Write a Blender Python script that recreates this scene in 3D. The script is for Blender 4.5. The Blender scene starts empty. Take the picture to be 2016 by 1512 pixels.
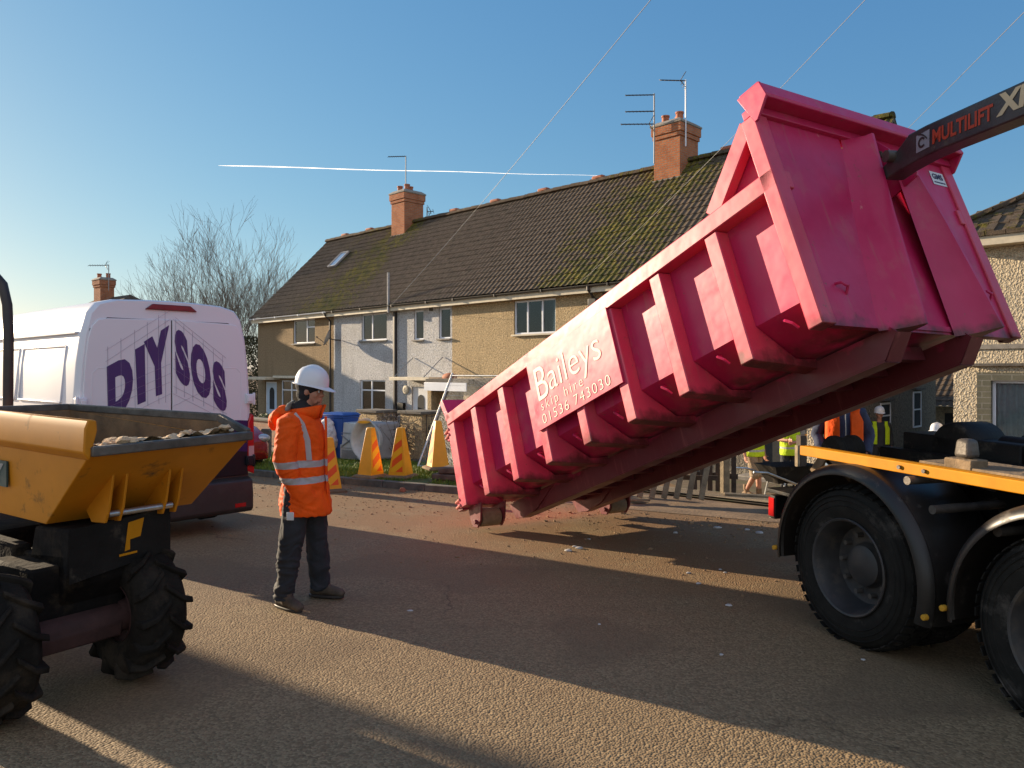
import bpy, math, random
from math import sin, cos, pi, radians as R, sqrt, atan2, exp
from mathutils import Vector as V, Matrix, noise
random.seed(7)
sc = bpy.context.scene
col = sc.collection

# ---------------------------------------------------------------- camera
CH = 1.65
cd = bpy.data.cameras.new('camera'); cam = bpy.data.objects.new('camera', cd); col.objects.link(cam)
cam.location = (0, 0, CH); cam.rotation_euler = (R(90), 0, 0)
cd.sensor_width = 36; cd.lens = 1500/2016*36; cd.shift_y = -26/2016
cd.clip_start = 0.05; cd.clip_end = 20000
sc.camera = cam
# ---------------------------------------------------------------- sky and sun
SUN_AZ, SUN_EL = 55.5, 11.5          # degrees to the left of the view axis, above the horizon
w = bpy.data.worlds.new("World"); sc.world = w; w.use_nodes = True
nt = w.node_tree; bg = nt.nodes['Background']
sky = nt.nodes.new('ShaderNodeTexSky'); sky.sky_type = 'NISHITA'; sky.sun_disc = False
sky.sun_elevation = R(SUN_EL); sky.sun_rotation = R(-SUN_AZ)
sky.air_density = 1.0; sky.dust_density = 0.35; sky.ozone_density = 2.5; sky.altitude = 60
sp = nt.nodes.new('ShaderNodeSeparateColor'); cb = nt.nodes.new('ShaderNodeCombineColor'); nt.links.new(sky.outputs[0], sp.inputs[0])
for i, (k, e) in enumerate(((.56, .90), (.565, .67), (.548, .42))):      # deeper blue overhead, softer glow by the sun
    a = nt.nodes.new('ShaderNodeMath'); a.operation = 'MULTIPLY'; a.inputs[1].default_value = .11; nt.links.new(sp.outputs[i], a.inputs[0])
    p = nt.nodes.new('ShaderNodeMath'); p.operation = 'POWER'; p.inputs[1].default_value = e; nt.links.new(a.outputs[0], p.inputs[0])
    m = nt.nodes.new('ShaderNodeMath'); m.operation = 'MULTIPLY'; m.inputs[1].default_value = k/.11; nt.links.new(p.outputs[0], m.inputs[0])
    nt.links.new(m.outputs[0], cb.inputs[i])
# warm-white fill added to the sky behind the camera to lift shaded surfaces
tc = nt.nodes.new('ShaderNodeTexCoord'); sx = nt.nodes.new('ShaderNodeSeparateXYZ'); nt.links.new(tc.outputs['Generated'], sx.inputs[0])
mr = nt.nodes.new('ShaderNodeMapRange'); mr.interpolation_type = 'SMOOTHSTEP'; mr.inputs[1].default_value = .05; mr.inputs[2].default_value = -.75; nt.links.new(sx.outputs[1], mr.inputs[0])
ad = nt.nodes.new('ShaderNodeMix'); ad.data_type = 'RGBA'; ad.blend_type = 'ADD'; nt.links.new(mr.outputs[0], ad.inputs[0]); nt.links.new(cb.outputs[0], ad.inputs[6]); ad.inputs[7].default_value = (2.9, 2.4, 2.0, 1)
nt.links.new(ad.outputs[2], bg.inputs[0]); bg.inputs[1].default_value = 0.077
sd = V((-sin(R(SUN_AZ))*cos(R(SUN_EL)), cos(R(SUN_AZ))*cos(R(SUN_EL)), sin(R(SUN_EL))))
sl = bpy.data.lights.new('sun', 'SUN'); sl.energy = 4.6; sl.angle = R(0.5); sl.color = (1.0, 0.80, 0.56)
so = bpy.data.objects.new('sun', sl); col.objects.link(so); so.rotation_euler = (-sd).to_track_quat('-Z', 'Y').to_euler()
so.location = (-30, 20, 20)
sc.view_settings.view_transform = 'Standard'; sc.view_settings.look = 'None'
sc.view_settings.exposure = 1.25; sc.view_settings.gamma = 1
sc.cycles.max_bounces = 6; sc.cycles.diffuse_bounces = 3; sc.cycles.transparent_max_bounces = 8

# ---------------------------------------------------------------- frames of the place
DX, DY = 0.709, -0.705               # along the terrace front
NX, NY = 0.705, 0.709                # into the terrace
PX, PY = -4.63, 29.8
HROT = atan2(DY, DX)
def FP(t, n): return (PX + t*DX + n*NX, PY + t*DY + n*NY)
def tn(x, y): return ((x-PX)*DX + (y-PY)*DY, (x-PX)*NX + (y-PY)*NY)
def kd(x, y): return (x+2.7)*.53 + (y-13.2)*.85      # distance beyond the kerb line
def kp(s, k): return (-2.7 + s*.85 + k*.53, 13.2 - s*.53 + k*.85)
def gz(x, y):
    b = -0.0253*max(-30, min(60, y))
    g = -tn(x, y)[1]
    if g < 7.6:
        lo = 2.5*max(0, min(1, (x+2)/4)); q = max(0.0, min(1.0, (g-lo)/(7.6-lo))); q = q*q*(3-2*q)
        b = -1.05*(1-q) + b*q
    return b
def G(px, py, off=0):                # point of the sloping road under a place in the picture
    Z = 2475/(py-768); X = (px-1008)/1500*Z
    return V((X, Z, gz(X, Z)+off))
def AT(px, py, Z):
    return V(((px-1008)/1500*Z, Z, CH-(py-730)*Z/1500))

# ---------------------------------------------------------------- helpers
def tag(o, label=None, cat=None, group=None, kind=None):
    if label: o['label'] = label
    if cat: o['category'] = cat
    if group: o['group'] = group
    if kind: o['kind'] = kind
    return o
def empty(name, loc, rz=0, label=None, cat=None, group=None):
    o = bpy.data.objects.new(name, None); col.objects.link(o)
    o.location = loc; o.rotation_euler = (0, 0, rz); o.empty_display_size = .2
    return tag(o, label, cat, group)
def copy_tree(o, parent=None):
    c = o.copy(); col.objects.link(c)
    if parent: c.parent = parent
    for ch in [x for x in bpy.data.objects if x.parent == o]: copy_tree(ch, c)
    return c
class MB:
    def __init__(s): s.v = []; s.f = []; s.mi = []
    def add(s, vs, fs, m=0, T=None):
        b = len(s.v)
        s.v += [tuple(T @ V(p)) if T else tuple(p) for p in vs]
        for f in fs: s.f.append([b+i for i in f]); s.mi.append(m)
        return s
    def box(s, x0, x1, y0, y1, z0, z1, m=0, T=None):
        return s.add([(x0,y0,z0),(x1,y0,z0),(x1,y1,z0),(x0,y1,z0),(x0,y0,z1),(x1,y0,z1),(x1,y1,z1),(x0,y1,z1)],
            [(0,3,2,1),(4,5,6,7),(0,1,5,4),(1,2,6,5),(2,3,7,6),(3,0,4,7)], m, T)
    def bar(s, p, q, wx, wz, m=0, up=(0,0,1)):     # rectangular bar from p to q
        p, q = V(p), V(q); d = (q-p).normalized(); u = V(up)
        a = d.cross(u)
        if a.length < 1e-4: a = d.cross(V((1,0,0)))
        a.normalize(); b = a.cross(d)
        vs = [c + a*(i*wx/2) + b*(j*wz/2) for c in (p, q) for i, j in ((-1,-1),(1,-1),(1,1),(-1,1))]
        return s.add(vs, [(0,1,2,3),(7,6,5,4),(0,4,5,1),(1,5,6,2),(2,6,7,3),(3,7,4,0)], m)
    def prism(s, poly, ax, a, b, m=0):             # polygon extruded along an axis
        n = len(poly)
        def mk(p, c): return {0:(c,p[0],p[1]), 1:(p[0],c,p[1]), 2:(p[0],p[1],c)}[ax]
        vs = [mk(p, a) for p in poly] + [mk(p, b) for p in poly]
        return s.add(vs, [list(range(n))[::-1], list(range(n, 2*n))] + [(i,(i+1)%n,n+(i+1)%n,n+i) for i in range(n)], m)
    def loft(s, rings, m=0, cap=True, closed=True):
        n = len(rings[0]); b = len(s.v)
        for r in rings: s.v += [tuple(p) for p in r]
        for k in range(len(rings)-1):
            for i in range(n if closed else n-1):
                j = (i+1) % n
                s.f.append([b+k*n+i, b+k*n+j, b+(k+1)*n+j, b+(k+1)*n+i]); s.mi.append(m)
        if cap and closed:
            s.f.append([b+i for i in range(n)][::-1]); s.mi.append(m)
            s.f.append([b+(len(rings)-1)*n+i for i in range(n)]); s.mi.append(m)
        return s
    def tube(s, pts, r, n=10, m=0, cap=True, ref=None):   # r: number, list of numbers, or list of (a, b)
        pts = [V(p) for p in pts]; N = len(pts)
        rs = r if isinstance(r, (list, tuple)) else [r]*N
        rings = []; a = None
        for i, p in enumerate(pts):
            d = (pts[min(i+1, N-1)] - pts[max(i-1, 0)]).normalized()
            if a is None:
                a = V(ref) if ref else (V((0,0,1)) if abs(d.z) < .9 else V((1,0,0)))
            elif ref: a = V(ref)
            a = (a - d*a.dot(d)).normalized(); b = d.cross(a)
            ra, rb = rs[i] if isinstance(rs[i], (list, tuple)) else (rs[i], rs[i])
            rings.append([p + a*(ra*cos(2*pi*k/n)) + b*(rb*sin(2*pi*k/n)) for k in range(n)])
        return s.loft(rings, m, cap)
    def lathe(s, prof, c, ax, n=32, m=0, cap=False):       # prof: (radius, offset along ax)
        c = V(c); ax = V(ax).normalized(); a = ax.orthogonal().normalized(); b = ax.cross(a)
        return s.loft([[c + ax*h + a*(r*cos(2*pi*k/n)) + b*(r*sin(2*pi*k/n)) for k in range(n)] for r, h in prof], m, cap)
    def ball(s, c, r, n=16, m=0, T=None):
        c = V(c); r = (r, r, r) if isinstance(r, (int, float)) else r
        vs = []; fs = []; h = n//2
        for i in range(h+1):
            th = pi*i/h
            for k in range(n): vs.append(c + V((r[0]*sin(th)*cos(2*pi*k/n), r[1]*sin(th)*sin(2*pi*k/n), -r[2]*cos(th))))
        for i in range(h):
            for k in range(n):
                j = (k+1) % n; fs.append((i*n+k, i*n+j, (i+1)*n+j, (i+1)*n+k))
        return s.add(vs, fs, m, T)
    def grid(s, fn, nu, nv, m=0):
        b = len(s.v)
        s.v += [tuple(fn(i/nu, j/nv)) for j in range(nv+1) for i in range(nu+1)]
        for j in range(nv):
            for i in range(nu):
                q = b+j*(nu+1)+i; s.f.append([q, q+1, q+nu+2, q+nu+1]); s.mi.append(m)
        return s
    def build(s, name, mats, parent=None, bevel=0, smooth=.6, label=None, seg=2):
        me = bpy.data.meshes.new(name); me.from_pydata(s.v, [], s.f)
        if not isinstance(mats, (list, tuple)): mats = [mats]
        for m in mats: me.materials.append(m)
        if len(mats) > 1: me.polygons.foreach_set('material_index', s.mi)
        me.validate(); me.update()
        if smooth:
            me.polygons.foreach_set('use_smooth', [True]*len(me.polygons)); me.set_sharp_from_angle(angle=smooth)
        o = bpy.data.objects.new(name, me); col.objects.link(o)
        if parent: o.parent = parent
        if bevel:
            b = o.modifiers.new('bevel', 'BEVEL'); b.width = bevel; b.segments = seg; b.limit_method = 'ANGLE'; b.angle_limit = R(35)
        if label: o['label'] = label
        return o
def remesh(o, vox, smooth=2, disp=None):           # fuse overlapping volumes into one continuous surface
    m = o.modifiers.new('r', 'REMESH'); m.mode = 'VOXEL'; m.voxel_size = vox; m.use_smooth_shade = True
    if smooth:
        k = o.modifiers.new('s', 'SMOOTH'); k.factor = .6; k.iterations = smooth
    bpy.context.view_layer.update()
    dg = bpy.context.evaluated_depsgraph_get()
    me = bpy.data.meshes.new_from_object(o.evaluated_get(dg)); o.modifiers.clear()
    old = o.data; o.data = me; bpy.data.meshes.remove(old)
    if disp:
        for v_, nn in [(v_, v_.normal.copy()) for v_ in me.vertices]: v_.co += nn*disp(v_.co)
    me.polygons.foreach_set('use_smooth', [True]*len(me.polygons)); me.update()
    return o
def text2d(body, bold=0.0, space=1.0):
    c = bpy.data.curves.new('t', 'FONT'); c.body = body; c.size = 1; c.offset = bold; c.space_character = space; c.resolution_u = 4
    o = bpy.data.objects.new('t', c); col.objects.link(o); bpy.context.view_layer.update()
    me = bpy.data.meshes.new_from_object(o.evaluated_get(bpy.context.evaluated_depsgraph_get()))
    vs = [(p.co.x, p.co.y) for p in me.vertices]; fs = [list(p.vertices) for p in me.polygons]
    bpy.data.objects.remove(o); bpy.data.meshes.remove(me); bpy.data.curves.remove(c)
    x0 = min(p[0] for p in vs); x1 = max(p[0] for p in vs); y0 = min(p[1] for p in vs); y1 = max(p[1] for p in vs)
    return [((x-x0)/(x1-x0), (y-y0)/(y1-y0)) for x, y in vs], fs, (x1-x0)/(y1-y0)
def lettering(mb, body, fn, bold=0.0, space=1.0, m=0):
    vs, fs, asp = text2d(body, bold, space)
    mb.add([fn(x, y) for x, y in vs], fs, m)
    return asp
def quadmap(bl, br, tr, tl):
    bl, br, tr, tl = V(bl), V(br), V(tr), V(tl)
    return lambda x, y: (bl*(1-x)+br*x)*(1-y) + (tl*(1-x)+tr*x)*y

# ---------------------------------------------------------------- materials
class NT:
    def __init__(s, name):
        s.m = bpy.data.materials.new(name); s.m.use_nodes = True; s.t = s.m.node_tree
        s.p = s.t.nodes['Principled BSDF']; s.co = s.n('ShaderNodeTexCoord').outputs['Object']
    def n(s, k, **kw):
        n = s.t.nodes.new(k)
        for a, b in kw.items():
            if a.startswith('i_'): n.inputs[int(a[2:])].default_value = b
            else: setattr(n, a, b)
        return n
    def l(s, a, b): s.t.links.new(a, b)
    def noise(s, scale, detail=4, rough=.6, co=None, stretch=None):
        n = s.n('ShaderNodeTexNoise'); n.inputs['Scale'].default_value = scale; n.inputs['Detail'].default_value = detail
        n.inputs['Roughness'].default_value = rough
        c = co or s.co
        if stretch:
            mp = s.n('ShaderNodeMapping'); mp.inputs['Scale'].default_value = stretch; s.l(c, mp.inputs[0]); c = mp.outputs[0]
        s.l(c, n.inputs['Vector']); return n.outputs['Fac']
    def voro(s, scale, feature='F1', out='Distance', rand=1.0):
        n = s.n('ShaderNodeTexVoronoi', feature=feature); n.inputs['Scale'].default_value = scale
        n.inputs['Randomness'].default_value = rand
        s.l(s.co, n.inputs['Vector']); return n.outputs[out]
    def ramp(s, fac, stops, interp='LINEAR'):
        r = s.n('ShaderNodeValToRGB'); e = r.color_ramp.elements; r.color_ramp.interpolation = interp
        while len(e) < len(stops): e.new(.5)
        for k, (p, c) in enumerate(stops):
            e[k].position = p
            c = (c, c, c) if isinstance(c, (int, float)) else c
            e[k].color = (*c, 1)
        s.l(fac, r.inputs[0]); return r.outputs[0]
    def mix(s, fac, a, b, mode='MIX'):
        x = s.n('ShaderNodeMix', data_type='RGBA', blend_type=mode)
        for i, q in ((0, fac), (6, a), (7, b)):
            if hasattr(q, 'is_linked'): s.l(q, x.inputs[i])
            elif i == 0: x.inputs[0].default_value = q
            else: x.inputs[i].default_value = (*q, 1)
        return x.outputs[2]
    def math(s, op, a, b=0.0, clamp=False):
        x = s.n('ShaderNodeMath', operation=op, use_clamp=clamp)
        for i, q in ((0, a), (1, b)):
            if hasattr(q, 'is_linked'): s.l(q, x.inputs[i])
            else: x.inputs[i].default_value = q
        return x.outputs[0]
    def xyz(s):
        q = s.n('ShaderNodeSeparateXYZ'); s.l(s.co, q.inputs[0]); return q.outputs
    def bump(s, h, strength=.5, dist=.01):
        b = s.n('ShaderNodeBump'); b.inputs['Strength'].default_value = strength; b.inputs['Distance'].default_value = dist
        s.l(h, b.inputs['Height']); s.l(b.outputs[0], s.p.inputs['Normal'])
    def set(s, c=None, rough=None, metal=None, spec=None, coat=None):
        for k, q in (('Base Color', c), ('Roughness', rough), ('Metallic', metal), ('Specular IOR Level', spec), ('Coat Weight', coat)):
            if q is None: continue
            if hasattr(q, 'is_linked'): s.l(q, s.p.inputs[k])
            else: s.p.inputs[k].default_value = (*q, 1) if k == 'Base Color' else q
        return s.m
def mul(c, k): return tuple(min(1, x*k) for x in c)
def plain(name, c, rough=.6, metal=0, var=.25, scale=6, bump=0, bscale=80, spec=None, dirt=None, coat=None):
    t = NT(name); f = t.noise(scale, 5)
    c2 = t.ramp(f, [(.3, mul(c, 1-var)), (.7, mul(c, 1+var))])
    if dirt:
        g = t.ramp(t.noise(dirt[1], 6, .7), [(dirt[2], 0.0), (dirt[2]+.15, 1.0)])
        c2 = t.mix(g, c2, dirt[0])
        rr = t.ramp(g, [(0, rough), (1, min(1, rough+.3))]); t.set(rough=rr)
    else: t.set(rough=rough)
    if bump: t.bump(t.noise(bscale, 3), bump, .01)
    return t.set(c=c2, metal=metal, spec=spec, coat=coat)
def mk_asphalt():
    t = NT('asphalt')
    v1 = t.voro(72, out='Distance'); vc = t.voro(72, out='Color'); sp = t.n('ShaderNodeSeparateColor'); t.l(vc, sp.inputs[0])
    stone = t.ramp(sp.outputs[0], [(0, (.16,.108,.055)), (.5, (.25,.172,.09)), (1, (.35,.25,.135))])
    big = t.noise(.35, 5, .6); base = t.mix(t.ramp(big, [(.35, 0.0), (.7, .45)]), stone, (.24,.162,.082))
    patch = t.ramp(t.noise(.55, 2, .4), [(.52, 0.0), (.56, .5)]); base = t.mix(patch, base, (.17,.115,.062))
    tracks = t.ramp(t.noise(2.2, 5, .6, stretch=(.12, 1.6, 1)), [(.55, 0.0), (.75, .35)]); base = t.mix(tracks, base, (.13,.085,.05))
    wv = t.n('ShaderNodeTexVoronoi', feature='DISTANCE_TO_EDGE'); wv.inputs['Scale'].default_value = .42
    wn_ = t.n('ShaderNodeTexNoise'); wn_.inputs['Scale'].default_value = 3; wn_.inputs['Detail'].default_value = 5; t.l(t.co, wn_.inputs[0])
    va = t.n('ShaderNodeVectorMath', operation='MULTIPLY_ADD'); t.l(wn_.outputs['Color'], va.inputs[0]); va.inputs[1].default_value = (.6,.6,0); t.l(t.co, va.inputs[2]); t.l(va.outputs[0], wv.inputs['Vector'])
    crack = t.math('MULTIPLY', t.ramp(wv.outputs['Distance'], [(.0, .8), (.006, 0.0)]), t.ramp(t.noise(.3, 2), [(.5, 0.0), (.6, 1.0)])); base = t.mix(crack, base, (.05,.035,.02))
    # dried mud trodden along the far side of the road
    x, y, z = t.xyz()
    d = t.math('ADD', t.math('MULTIPLY', t.math('ADD', x, 2.7), .53), t.math('MULTIPLY', t.math('ADD', y, -13.2), .85))
    band = t.ramp(t.math('ADD', t.math('MULTIPLY', d, .12), .8), [(.15, 0.0), (.55, .8), (.9, .9)])
    mud = t.ramp(t.noise(1.6, 7, .7), [(.36, 0.0), (.52, 1.0)])
    base = t.mix(t.math('MULTIPLY', band, mud), base, (.24,.135,.062))
    spots = t.ramp(t.noise(5.5, 8, .75), [(.66, 0.0), (.72, 1.0)])
    base = t.mix(t.math('MULTIPLY', spots, .35), base, (.32,.29,.25))
    t.set(c=base, rough=.82, spec=.3)
    h = t.math('ADD', t.math('MULTIPLY', t.math('SUBTRACT', 1.0, v1), 1.0), t.math('MULTIPLY', t.noise(9, 3), .5))
    t.bump(h, .65, .0075)
    return t.m
def mk_render(name, c, c2, bs=16):
    t = NT(name)
    f = t.noise(bs, 4, .7); g = t.noise(.8, 4); v = t.voro(bs*2.2)
    a = t.ramp(f, [(.34, mul(c, .58)), (.52, c), (.70, mul(c, 1.3))])
    a = t.mix(t.ramp(g, [(.4, 0.0), (.75, .55)]), a, c2)
    a = t.mix(t.ramp(t.noise(1.6, 5, .6, stretch=(1.4, 1.4, .22)), [(.5, 0.0), (.8, .45)]), a, mul(c, .45))
    t.set(c=a, rough=.93, spec=.15)
    t.bump(t.math('ADD', f, t.math('MULTIPLY', v, .6)), 1.0, .065)
    return t.m
def mk_brick(name, c1, c2, mortar, sx=1.0):
    t = NT(name)
    gm = t.n('ShaderNodeNewGeometry'); sn = t.n('ShaderNodeSeparateXYZ'); 
    tc = t.n('ShaderNodeTexCoord'); t.l(tc.outputs['Normal'], sn.inputs[0])
    x, y, z = t.xyz()
    ax = t.math('GREATER_THAN', t.math('ABSOLUTE', sn.outputs[0]), .7)
    u = t.math('ADD', t.math('MULTIPLY', ax, y), t.math('MULTIPLY', t.math('SUBTRACT', 1.0, ax), x))
    cb = t.n('ShaderNodeCombineXYZ'); t.l(u, cb.inputs[0]); t.l(z, cb.inputs[1])
    b = t.n('ShaderNodeTexBrick'); t.l(cb.outputs[0], b.inputs[0])
    b.inputs['Color1'].default_value = (*c1, 1); b.inputs['Color2'].default_value = (*c2, 1); b.inputs['Mortar'].default_value = (*mortar, 1)
    b.inputs['Scale'].default_value = 1; b.inputs['Brick Width'].default_value = .225*sx; b.inputs['Row Height'].default_value = .075*sx
    b.inputs['Mortar Size'].default_value = .010; b.inputs['Bias'].default_value = 0
    cc = t.mix(t.ramp(t.noise(3, 6, .7), [(.45, 0.0), (.75, .6)]), b.outputs[0], mul(c1, .45))
    t.set(c=cc, rough=.9, spec=.2); t.bump(t.math('ADD', t.math('SUBTRACT', 1.0, b.outputs['Fac']), t.noise(60, 3)), .6, .01)
    return t.m
def mk_tiles(name, patches):
    t = NT(name); x, y, z = t.xyz()
    base = t.ramp(t.noise(5, 6, .7), [(.3, (.06,.045,.031)), (.6, (.12,.087,.06)), (.8, (.19,.14,.095))])
    lich = t.ramp(t.noise(14, 3, .6), [(.62, 0.0), (.7, 1.0)])
    base = t.mix(t.math('MULTIPLY', lich, .35), base, (.15,.135,.10))
    f = None
    for c, wd, amp in patches:
        q = t.math('DIVIDE', t.math('SUBTRACT', x, c), wd); q = t.math('MULTIPLY', q, q)
        q = t.math('MULTIPLY', t.math('POWER', 2.718, t.math('MULTIPLY', q, -1.0)), amp)
        f = q if f is None else t.math('ADD', f, q)
    if f is not None:
        m = t.math('MULTIPLY', t.ramp(t.noise(7, 6, .75), [(.38, 0.0), (.60, 1.0)]), f)
        big = t.ramp(t.noise(.8, 3), [(.35, .25), (.6, 1.0)])
        m = t.ramp(t.math('MULTIPLY', m, big), [(.22, 0.0), (.42, 1.0)])
        mc = t.ramp(t.noise(3, 4), [(.35, (.055,.058,.015)), (.65, (.17,.135,.022))])
        base = t.mix(m, base, mc)
        t.bump(t.math('ADD', t.math('MULTIPLY', m, t.noise(30, 4)), t.math('MULTIPLY', t.noise(50, 3), .3)), .8, .03)
    return t.set(c=base, rough=.92, spec=.2)
def mk_glass(name, refl=.35, tint=(.75,.8,.8)):
    t = NT(name); nt = t.t; nt.nodes.remove(t.p)
    tr = t.n('ShaderNodeBsdfTransparent'); tr.inputs[0].default_value = (*tint, 1)
    gl = t.n('ShaderNodeBsdfGlossy'); gl.inputs['Roughness'].default_value = .02
    fr = t.n('ShaderNodeFresnel'); fr.inputs[0].default_value = 1.5
    mx = t.n('ShaderNodeMixShader'); t.l(t.math('ADD', fr.outputs[0], refl, True), mx.inputs[0])
    t.l(tr.outputs[0], mx.inputs[1]); t.l(gl.outputs[0], mx.inputs[2])
    t.l(mx.outputs[0], nt.nodes['Material Output'].inputs[0]); return t.m
def mk_skip_paint(name, ca, cb):
    t = NT(name)
    c = t.ramp(t.noise(1.7, 5, .6), [(.3, ca), (.7, cb)])
    chip = t.ramp(t.noise(9, 9, .8), [(.635, 0.0), (.66, 1.0)])
    c = t.mix(t.math('MULTIPLY', chip, .8), c, (.20,.10,.06))
    scr = t.ramp(t.noise(30, 4, .7, stretch=(1, .12, .12)), [(.72, 0.0), (.76, .5)])
    c = t.mix(scr, c, (.70,.30,.26))
    dust = t.ramp(t.noise(3.3, 5, .6), [(.55, 0.0), (.8, .35)])
    c = t.mix(dust, c, (.42,.22,.16))
    # grimy darkening under the floor; the underside's shade is mixed into the colour
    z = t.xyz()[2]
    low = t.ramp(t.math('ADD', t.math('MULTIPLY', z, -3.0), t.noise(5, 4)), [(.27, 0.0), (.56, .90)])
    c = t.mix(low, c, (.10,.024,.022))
    rust = t.math('MULTIPLY', t.ramp(t.noise(16, 8, .75), [(.60, 0.0), (.66, .8)]), t.ramp(t.noise(1.3, 3), [(.5, 0.0), (.65, 1.0)]))
    c = t.mix(rust, c, (.15,.06,.03))
    strk = t.ramp(t.noise(6, 4, .6, stretch=(3, 3, .25)), [(.58, 0.0), (.72, .4)])
    c = t.mix(strk, c, (.40,.12,.11))
    t.set(c=c, rough=t.ramp(t.noise(4, 4), [(.3, .30), (.7, .5)]), spec=.45)
    t.bump(t.math('ADD', t.noise(2.2, 3), t.math('MULTIPLY', t.noise(.9, 2), 1.5)), .20, .03)
    return t.m
def mk_bands(name, base, strip, zb, vert=None):       # fabric with reflective tape at given heights
    t = NT(name); x, y, z = t.xyz()
    wob = t.math('MULTIPLY', t.math('SUBTRACT', t.noise(5, 2), .5), .03)
    zz = t.math('ADD', z, wob); m = None
    for a, b in zb:
        q = t.math('MULTIPLY', t.math('GREATER_THAN', zz, a), t.math('LESS_THAN', zz, b))
        m = q if m is None else t.math('MAXIMUM', m, q)
    if vert:
        for x0, x1, zmin in vert:
            q = t.math('MULTIPLY', t.math('GREATER_THAN', x, x0), t.math('LESS_THAN', x, x1))
            q = t.math('MULTIPLY', q, t.math('GREATER_THAN', z, zmin)); m = t.math('MAXIMUM', m, q)
    c = t.ramp(t.noise(7, 4), [(.3, mul(base, .8)), (.7, mul(base, 1.08))])
    if m is not None: c = t.mix(m, c, strip)
    t.set(c=c, rough=.75, spec=.25); t.bump(t.noise(16, 4, .5), .5, .025); return t.m

M = {}
M['asphalt'] = mk_asphalt()
M['tan_render'] = mk_render('tan_pebbledash', (.60,.45,.26), (.48,.36,.21))
M['dimmed_brown_render'] = mk_render('dimmed_brown_pebbledash', (.40,.285,.165), (.33,.235,.135))  # brown dimmed in colour to stand in for tree shade on the end house
M['white_render'] = mk_render('white_pebbledash', (.66,.65,.64), (.50,.48,.45))
M['cream_render'] = mk_render('cream_pebbledash', (.62,.52,.37), (.52,.43,.30), 13)
M['shade_render'] = mk_render('shaded_tan_pebbledash', (.27,.235,.18), (.22,.19,.15), 13)  # darker, greyer copy of the tan render; the gable's shade is in its colour
M['brick'] = mk_brick('orange_brick', (.43,.135,.055), (.52,.19,.08), (.30,.22,.16))
M['pink_brick'] = mk_brick('pale_garden_brick', (.36,.19,.12), (.42,.24,.16), (.34,.27,.20), 1.4)
M['olive_brick'] = mk_brick('olive_brick', (.12,.115,.085), (.15,.14,.10), (.20,.19,.16), 1.5)
M['concrete'] = plain('concrete', (.27,.24,.20), .9, var=.25, scale=5, bump=.5, bscale=60)
M['dark_concrete'] = plain('mossy_concrete', (.12,.105,.085), .95, var=.35, scale=6, bump=.6, bscale=40)
M['clay'] = plain('clay_pot', (.38,.13,.065), .8, var=.3, scale=9)
M['pvc'] = plain('white_pvc', (.74,.76,.80), .35, var=.06, scale=3)
M['cream'] = plain('cream_paint', (.60,.52,.38), .7, var=.15)
M['blackpipe'] = plain('dark_brown_pipe', (.035,.028,.024), .5, var=.3)
M['greypipe'] = plain('grey_pipe', (.30,.29,.28), .6, var=.2)
M['glass'] = mk_glass('window_glass', .03)
M['curtain'] = plain('net_curtain', (.85,.85,.84), .9, var=.12, scale=9)
M['blind'] = plain('vertical_blind', (.70,.72,.55), .8, var=.15, scale=9)
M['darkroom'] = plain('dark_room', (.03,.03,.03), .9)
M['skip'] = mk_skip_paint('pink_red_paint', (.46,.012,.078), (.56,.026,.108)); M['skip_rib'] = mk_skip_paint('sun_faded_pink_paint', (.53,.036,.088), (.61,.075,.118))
M['white'] = plain('white_lettering', (.70,.64,.54), .6, var=.05)
M['chrome'] = plain('bright_steel', (.55,.52,.48), .3, 1, var=.15)
M['galv'] = plain('galvanised_steel', (.48,.48,.47), .38, .9, var=.25, scale=14)
M['blacksteel'] = plain('black_steel', (.010,.009,.008), .55, .0, spec=.2, var=.5, scale=5, bump=.3, bscale=50, dirt=((.09,.07,.05), 4, .58))
M['rubber'] = plain('tyre_rubber', (.017,.015,.012), .82, spec=.18, var=.35, scale=8, bump=.3, bscale=70, dirt=((.10,.085,.07), 3, .55))
M['mudrubber'] = plain('muddy_tyre_rubber', (.018,.015,.012), .92, spec=.12, var=.4, scale=8, bump=.5, bscale=40, dirt=((.050,.038,.027), 3.5, .50))
M['guard'] = plain('mudguard_plastic', (.022,.019,.016), .38, spec=.4, var=.2, scale=4, dirt=((.12,.10,.08), 5, .6))
M['rim'] = plain('grey_wheel_rim', (.045,.042,.04), .5, .2, var=.3, scale=6, dirt=((.10,.08,.06), 5, .5))
M['yellow'] = plain('yellow_rail_paint', (.50,.20,.006), .6, spec=.15, var=.15, scale=5, dirt=((.16,.09,.035), 7, .66))
M['orange_yellow'] = plain('dumper_yellow_paint', (.54,.20,.010), .5, spec=.25, var=.12, scale=3, dirt=((.14,.08,.035), 5.5, .58))
M['worn'] = plain('worn_steel', (.11,.095,.08), .6, .4, var=.4, scale=9, bump=.4, bscale=30)
M['dirt'] = plain('caked_soil', (.20,.135,.075), .95, var=.35, scale=7, bump=.9, bscale=25)
M['red'] = plain('red_lamp', (.45,.012,.012), .15, var=.1)
M['amber'] = plain('amber_lens', (.60,.30,.03), .25, var=.1)
M['wood'] = plain('weathered_wood', (.23,.175,.105), .85, var=.35, scale=8, bump=.5, bscale=40)
M['darkwood'] = plain('dark_wood', (.07,.05,.035), .85, var=.35, scale=8, bump=.5, bscale=40)
M['bluebin'] = plain('blue_plastic', (.018,.075,.30), .45, var=.1)
M['whitegoods'] = plain('white_enamel', (.55,.55,.52), .4, var=.12)
M['greyplastic'] = plain('grey_plastic', (.28,.28,.28), .5, var=.15)
M['skin'] = plain('skin', (.42,.20,.13), .5, var=.12, scale=12, spec=.4)
M['hair'] = plain('dark_hair', (.03,.02,.015), .8)
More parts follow.
